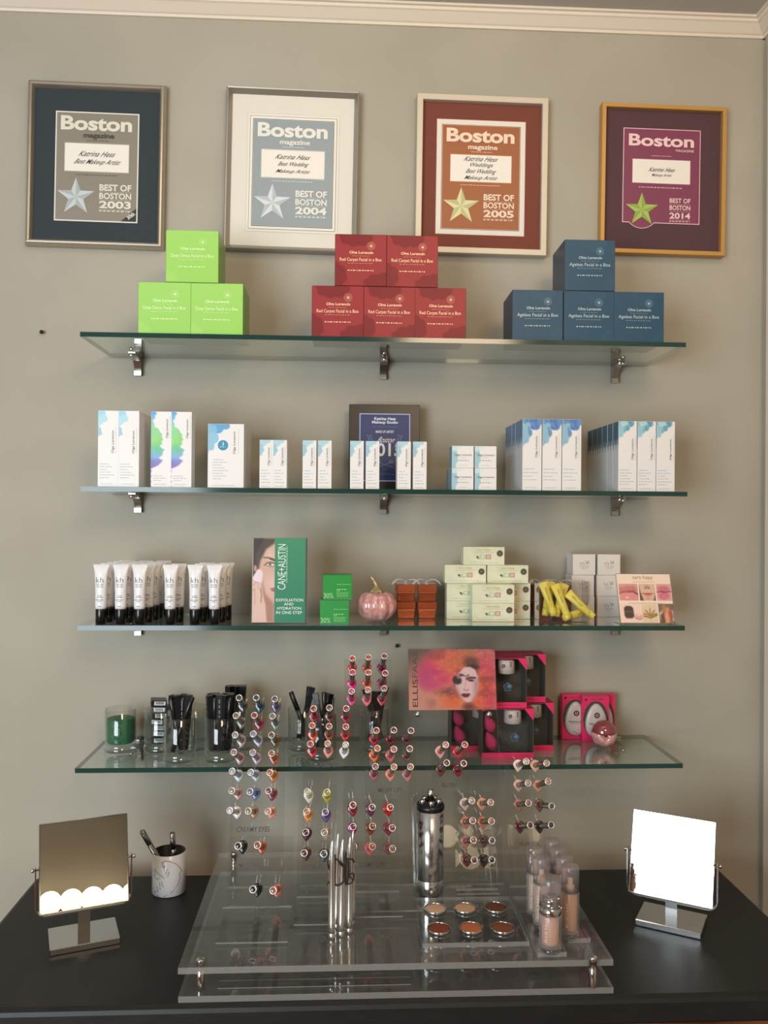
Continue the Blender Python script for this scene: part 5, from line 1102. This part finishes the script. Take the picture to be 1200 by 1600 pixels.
for k, (px, py, sk, w_) in enumerate(((846, 1449, (206, 168, 140), 'second in the inner row'), (836, 1431, (210, 176, 154), 'third in the inner row'))):
    p_ = hz(px, py, zb_); bottle(p_.x-.0005, p_.y, zb_, .0150, .122, sk, False, 'plain capped foundation bottle, %s' % w_)
p0_ = hz(890.5, 1463, zb_)
for k, sk in enumerate(((204, 140, 92), (208, 158, 124), (214, 176, 146), (216, 184, 160))):
    bottle(p0_.x-.0008*k, p0_.y+.0375*k, zb_, .0152, .121, sk, False, ['amber filled foundation bottle, front of the outer row', 'foundation bottle, second in the outer row', 'foundation bottle, third in the outer row', 'foundation bottle, rearmost of the outer row'][k])

# ---- chrome canister
pc = hz(670.5, 1393, ZU); t = empty('chrome_canister', (pc.x, -.3205, ZU+.0034)); tag(t, 'tall chrome canister with a black top and knobs, in front of the wide panel', 'canister')
R = .0258; TBX = Matrix.Identity(4)
MB().lathe([(0, 0), (R*.90, 0), (R, .004), (R, .0275), (R*.985, .0282), (R*.985, .0290), (R, .0297), (R*1.0, .1575), (R*.93, .1580), (0, .158)], 56).build('canister_body', [mat('canister_chrome', (214, 214, 216), .17, 1.0)], t)
MB().lathe([(R*.95, .1581), (R*1.04, .1595), (R*1.05, .1650), (R*.98, .1690), (0, .1700)], 40).build('canister_top', [BLACK], t)
for k in range(5):
    a = rad(-90+72*k); MB().lathe([(.0052, .1700), (.0056, .1712), (.0056, .1765), (.0048, .1780), (0, .1783)], 18, 0, Matrix.Translation((.0165*math.cos(a), .0165*math.sin(a), 0))).build('knob', [CHROME], t)
MB().lathe([(.0065, .1700), (.0065, .1850), (.0070, .1855), (.0070, .1900), (.0062, .1905), (.0062, .1940), (.0050, .1950), (0, .1952)], 20).build('centre_post', [CHROME], t)
m = MB(); fnc = lambda q: (R*1.006*math.sin(q[0]/R), -R*1.006*math.cos(q[0]/R), q[2]); m.text('ELLIS FAAS', -.0045, .0030, .088, .152, 0, 0, -.006, rot=-90, fn=fnc); m.build('canister_lettering', [mat('etched', (150, 128, 108), .5, .5)], t)

# ---- silver pens with a dark script band
PENM = mat('polished_silver', (226, 222, 216), .26, 1.0)
PEN = MB().lathe([(0, 0), (.0054, 0), (.0060, .0006), (.0060, .0090), (.0057, .0094), (.0057, .0102), (.0060, .0106), (.0061, .028), (.0059, .0285), (.0060, .118), (.0060, .120), (.0056, .135), (.0038, .152), (.0022, .162), (.0014, .166), (0, .1665)], 24).mesh('silver_pen', [PENM])
penpos = [(518.5, 1466, 'front one at the band start'), (533, 1463, 'tallest in the middle'), (545.5, 1458, 'end one toward the powder pans'), (526, 1451, 'rear one between first and middle'), (549, 1446, 'rear one at the pan side')]
for px, py, lab in penpos:
    p_ = hz(px, py, ZU+.0005); o = obj('silver_pen', PEN, None, (p_.x, p_.y, ZU+.0003), (0, rad(random.uniform(-.8, .8)), 0)); tag(o, 'upright silver pen in the bundle, %s' % lab, 'pen', 'bundle of silver pens')
m = MB(); Yp = hz(533, 1463, ZU).y-.0095
def stroke(P, w=.0018):
    Q = []
    V_ = [hy(480+a/8, 1290+b/8, Yp) for a, b in P]
    for i in range(len(V_)-1):
        p0 = V_[max(i-1, 0)]; p1 = V_[i]; p2 = V_[i+1]; p3 = V_[min(i+2, len(V_)-1)]
        for s_ in range(5):
            u = s_/5; Q.append(.5*((2*p1)+(-p0+p2)*u+(2*p0-5*p1+4*p2-p3)*u*u+(-p0+3*p1-3*p2+p3)*u**3))
    Q.append(V_[-1]); m.tube(Q, w, 8, 0, None, .8)
stroke([(258, 440), (262, 500), (285, 560), (312, 620), (318, 700), (318, 770)]); stroke([(318, 600), (290, 680), (262, 715), (245, 745)], .0015); stroke([(345, 365), (350, 480), (346, 600), (348, 735)])
stroke([(350, 420), (385, 430), (425, 490), (470, 525), (478, 600), (455, 690), (415, 735), (370, 745), (345, 730)], .0021); stroke([(480, 330), (484, 450), (480, 600), (482, 735)], .0022)
stroke([(482, 440), (500, 415), (545, 418), (572, 425), (582, 460)], .0019); stroke([(510, 420), (515, 560), (505, 720)], .0017); stroke([(525, 625), (555, 600), (580, 605), (580, 660), (562, 705), (520, 728), (482, 725)], .0018); stroke([(525, 630), (550, 650), (575, 690)], .0012)
o = m.build('script_band', [mat('dark_bronze', (42, 32, 26), .45, .3)]); tag(o, 'dark bronze curly script ornament wrapped on the silver pens', 'ornament')

# ================================================================== table mirrors
MIRM = mat('mirror_silver', (236, 238, 238), .005, 1.0)
def mirror(bx, by, byaw, c, s, yaw, tilt, label):
    t = empty('table_mirror', (c[0], c[1], ZT+.0002), (0, 0, rad(yaw))); tag(t, label, 'mirror')
    MB().rbox(-.059, .059, -.0425, .0425, 0, .0115, .0012).build('base', [CHROME], t)
    zc = c[2]-ZT; hb = s/2+.0085
    m = MB(); m.box(-.0105, .0105, -.0022, .0022, .0116, zc-hb*math.cos(0)-.002); m.build('post', [CHROME], t)
    w = s/2+.0068; m = MB(); pts = [(-w, .004), (-w, -hb+.018)]+[(-w+.018-.018*math.cos(a), -hb+.018-.018*math.sin(a)) for a in [rad(x_) for x_ in (15, 35, 55, 75)]]+[(-w+.018, -hb), (w-.018, -hb)]+[(w-.018+.018*math.sin(a), -hb+.018-.018*math.cos(a)) for a in [rad(x_) for x_ in (15, 35, 55, 75)]]+[(w, -hb+.018), (w, .004)]
    V_ = []; F_ = []; D_ = .0045; th_ = .0022
    for i, (a, b) in enumerate(pts):
        q0 = Vector(pts[max(i-1, 0)]); q1 = Vector(pts[min(i+1, len(pts)-1)]); tg = (q1-q0).normalized(); nn = Vector((-tg.y, tg.x))*th_/2
        for sy, sn in ((-1, 1), (1, 1), (1, -1), (-1, -1)): V_.append((a+nn.x*sn, sy*D_, zc+b+nn.y*sn))
    n_ = len(pts)
    for i in range(n_-1):
        for k in range(4): F_.append((i*4+k, i*4+(k+1) % 4, (i+1)*4+(k+1) % 4, (i+1)*4+k))
    F_ += [(0, 1, 2, 3), ((n_-1)*4+3, (n_-1)*4+2, (n_-1)*4+1, (n_-1)*4)]
    m.add(V_, F_); m.build('yoke', [CHROME], t)
    T = Matrix.Translation((0, 0, zc)) @ Matrix.Rotation(-rad(tilt), 4, 'X')
    h = s/2+.0014; fr = MB().rbox(-h, h, .0006, .0065, -h, h, .0012, 0, T).build('mirror_frame', [CHROME], t)
    q = s/2-.0012; MB().box(-q, q, -.0002, .0005, -q, q, 0, T).build('mirror_glass', [MIRM], fr)
    for sx in (-1, 1): MB().lathe([(.0018, -.0075), (.0018, .002), (.0034, .0022), (.0034, .0062), (.0026, .007), (0, .0072)], 14, 0, Matrix.Translation((sx*(w), 0, zc)) @ Matrix.Rotation(rad(90*sx), 4, 'Y')).build('pivot_screw', [CHROME], t)
mirror(0, 0, 21, (-.551, -.369, .887), .15, 20.5, 14.8, 'square chrome table mirror at the mug end, glass glowing warm')
mirror(0, 0, -30, (.538, -.347, .874), .15, -30.9, 17.2, 'square chrome table mirror at the bottle end, glass reflecting white')

# ================================================================== mug with pens
pm = hz(258.5, 1404, ZT); R = .0338; H = .082; ym = pm.y+R; t = empty('pen_mug', (pm.x, ym, ZT+.0003)); tag(t, 'white mug with a thin winged line drawing and black inside, holding two chrome pens', 'mug')
MB().lathe([(R*.92, 0), (R, .0015), (R, H), (R-.001, H+.0006)], 48, 0, None, True, None, True, False).build('mug_wall', [mat('mug_white', (228, 224, 224), .2)], t)
MB().lathe([(R-.001, H+.0006), (R-.0022, H), (R-.0022, .004), (0, .004)], 48, 0, None, True, None, False, False).build('mug_lining', [mat('mug_black', (16, 15, 15), .3)], t)
m = MB()
def wing(P):
    Q = []
    for a, b in P:
        v = hy(a/3.53, 1230+b/3.53, pm.y+.004); dx = max(-R*.93, min(R*.93, v.x-pm.x)); Q.append((dx, -math.sqrt(R*R-dx*dx)-.0002, v.z-ZT))
    m.tube(Q, .00048, 5)
wing([(905, 442), (897, 412), (915, 404), (940, 408), (968, 424), (988, 452), (996, 478), (984, 486), (990, 502), (980, 540), (950, 578), (912, 597), (872, 602), (850, 595), (854, 576), (874, 578), (862, 548), (886, 562), (880, 526), (904, 548), (892, 518)])
wing([(905, 442), (914, 428), (906, 458), (926, 446), (914, 474), (936, 466), (926, 492)]); wing([(850, 452), (862, 470), (884, 482), (908, 500)]); wing([(843, 470), (858, 478), (846, 498), (864, 512), (882, 500)])
m.build('mug_drawing', [mat('drawing_ink', (44, 40, 40), .5)], t)
GP = mat('gunmetal', (186, 182, 178), .2, 1.0)
MP = MB().lathe([(0, 0), (.0040, 0), (.0052, .004), (.0056, .03), (.0056, .093), (.0053, .0935), (.0053, .095), (.0058, .0955), (.0058, .126), (.0046, .1275), (.0040, .1262), (0, .1262)], 22).mesh('chrome_pen', [GP])
for (bx, by, tpx, tpy, ty, lab) in ((.010, .004, 221.5, 1298, ym-.020, 'chrome pen leaning out over the mug rim'), (.014, .002, 269, 1301, ym-.004, 'chrome pen standing almost upright in the mug')):
    A = Vector((pm.x+bx, ym+by, ZT+.009)); B = hy(tpx, tpy, ty); o = obj('chrome_pen', MP); between(o, B-(B-A).normalized()*.1275, B); tag(o, lab, 'pen')
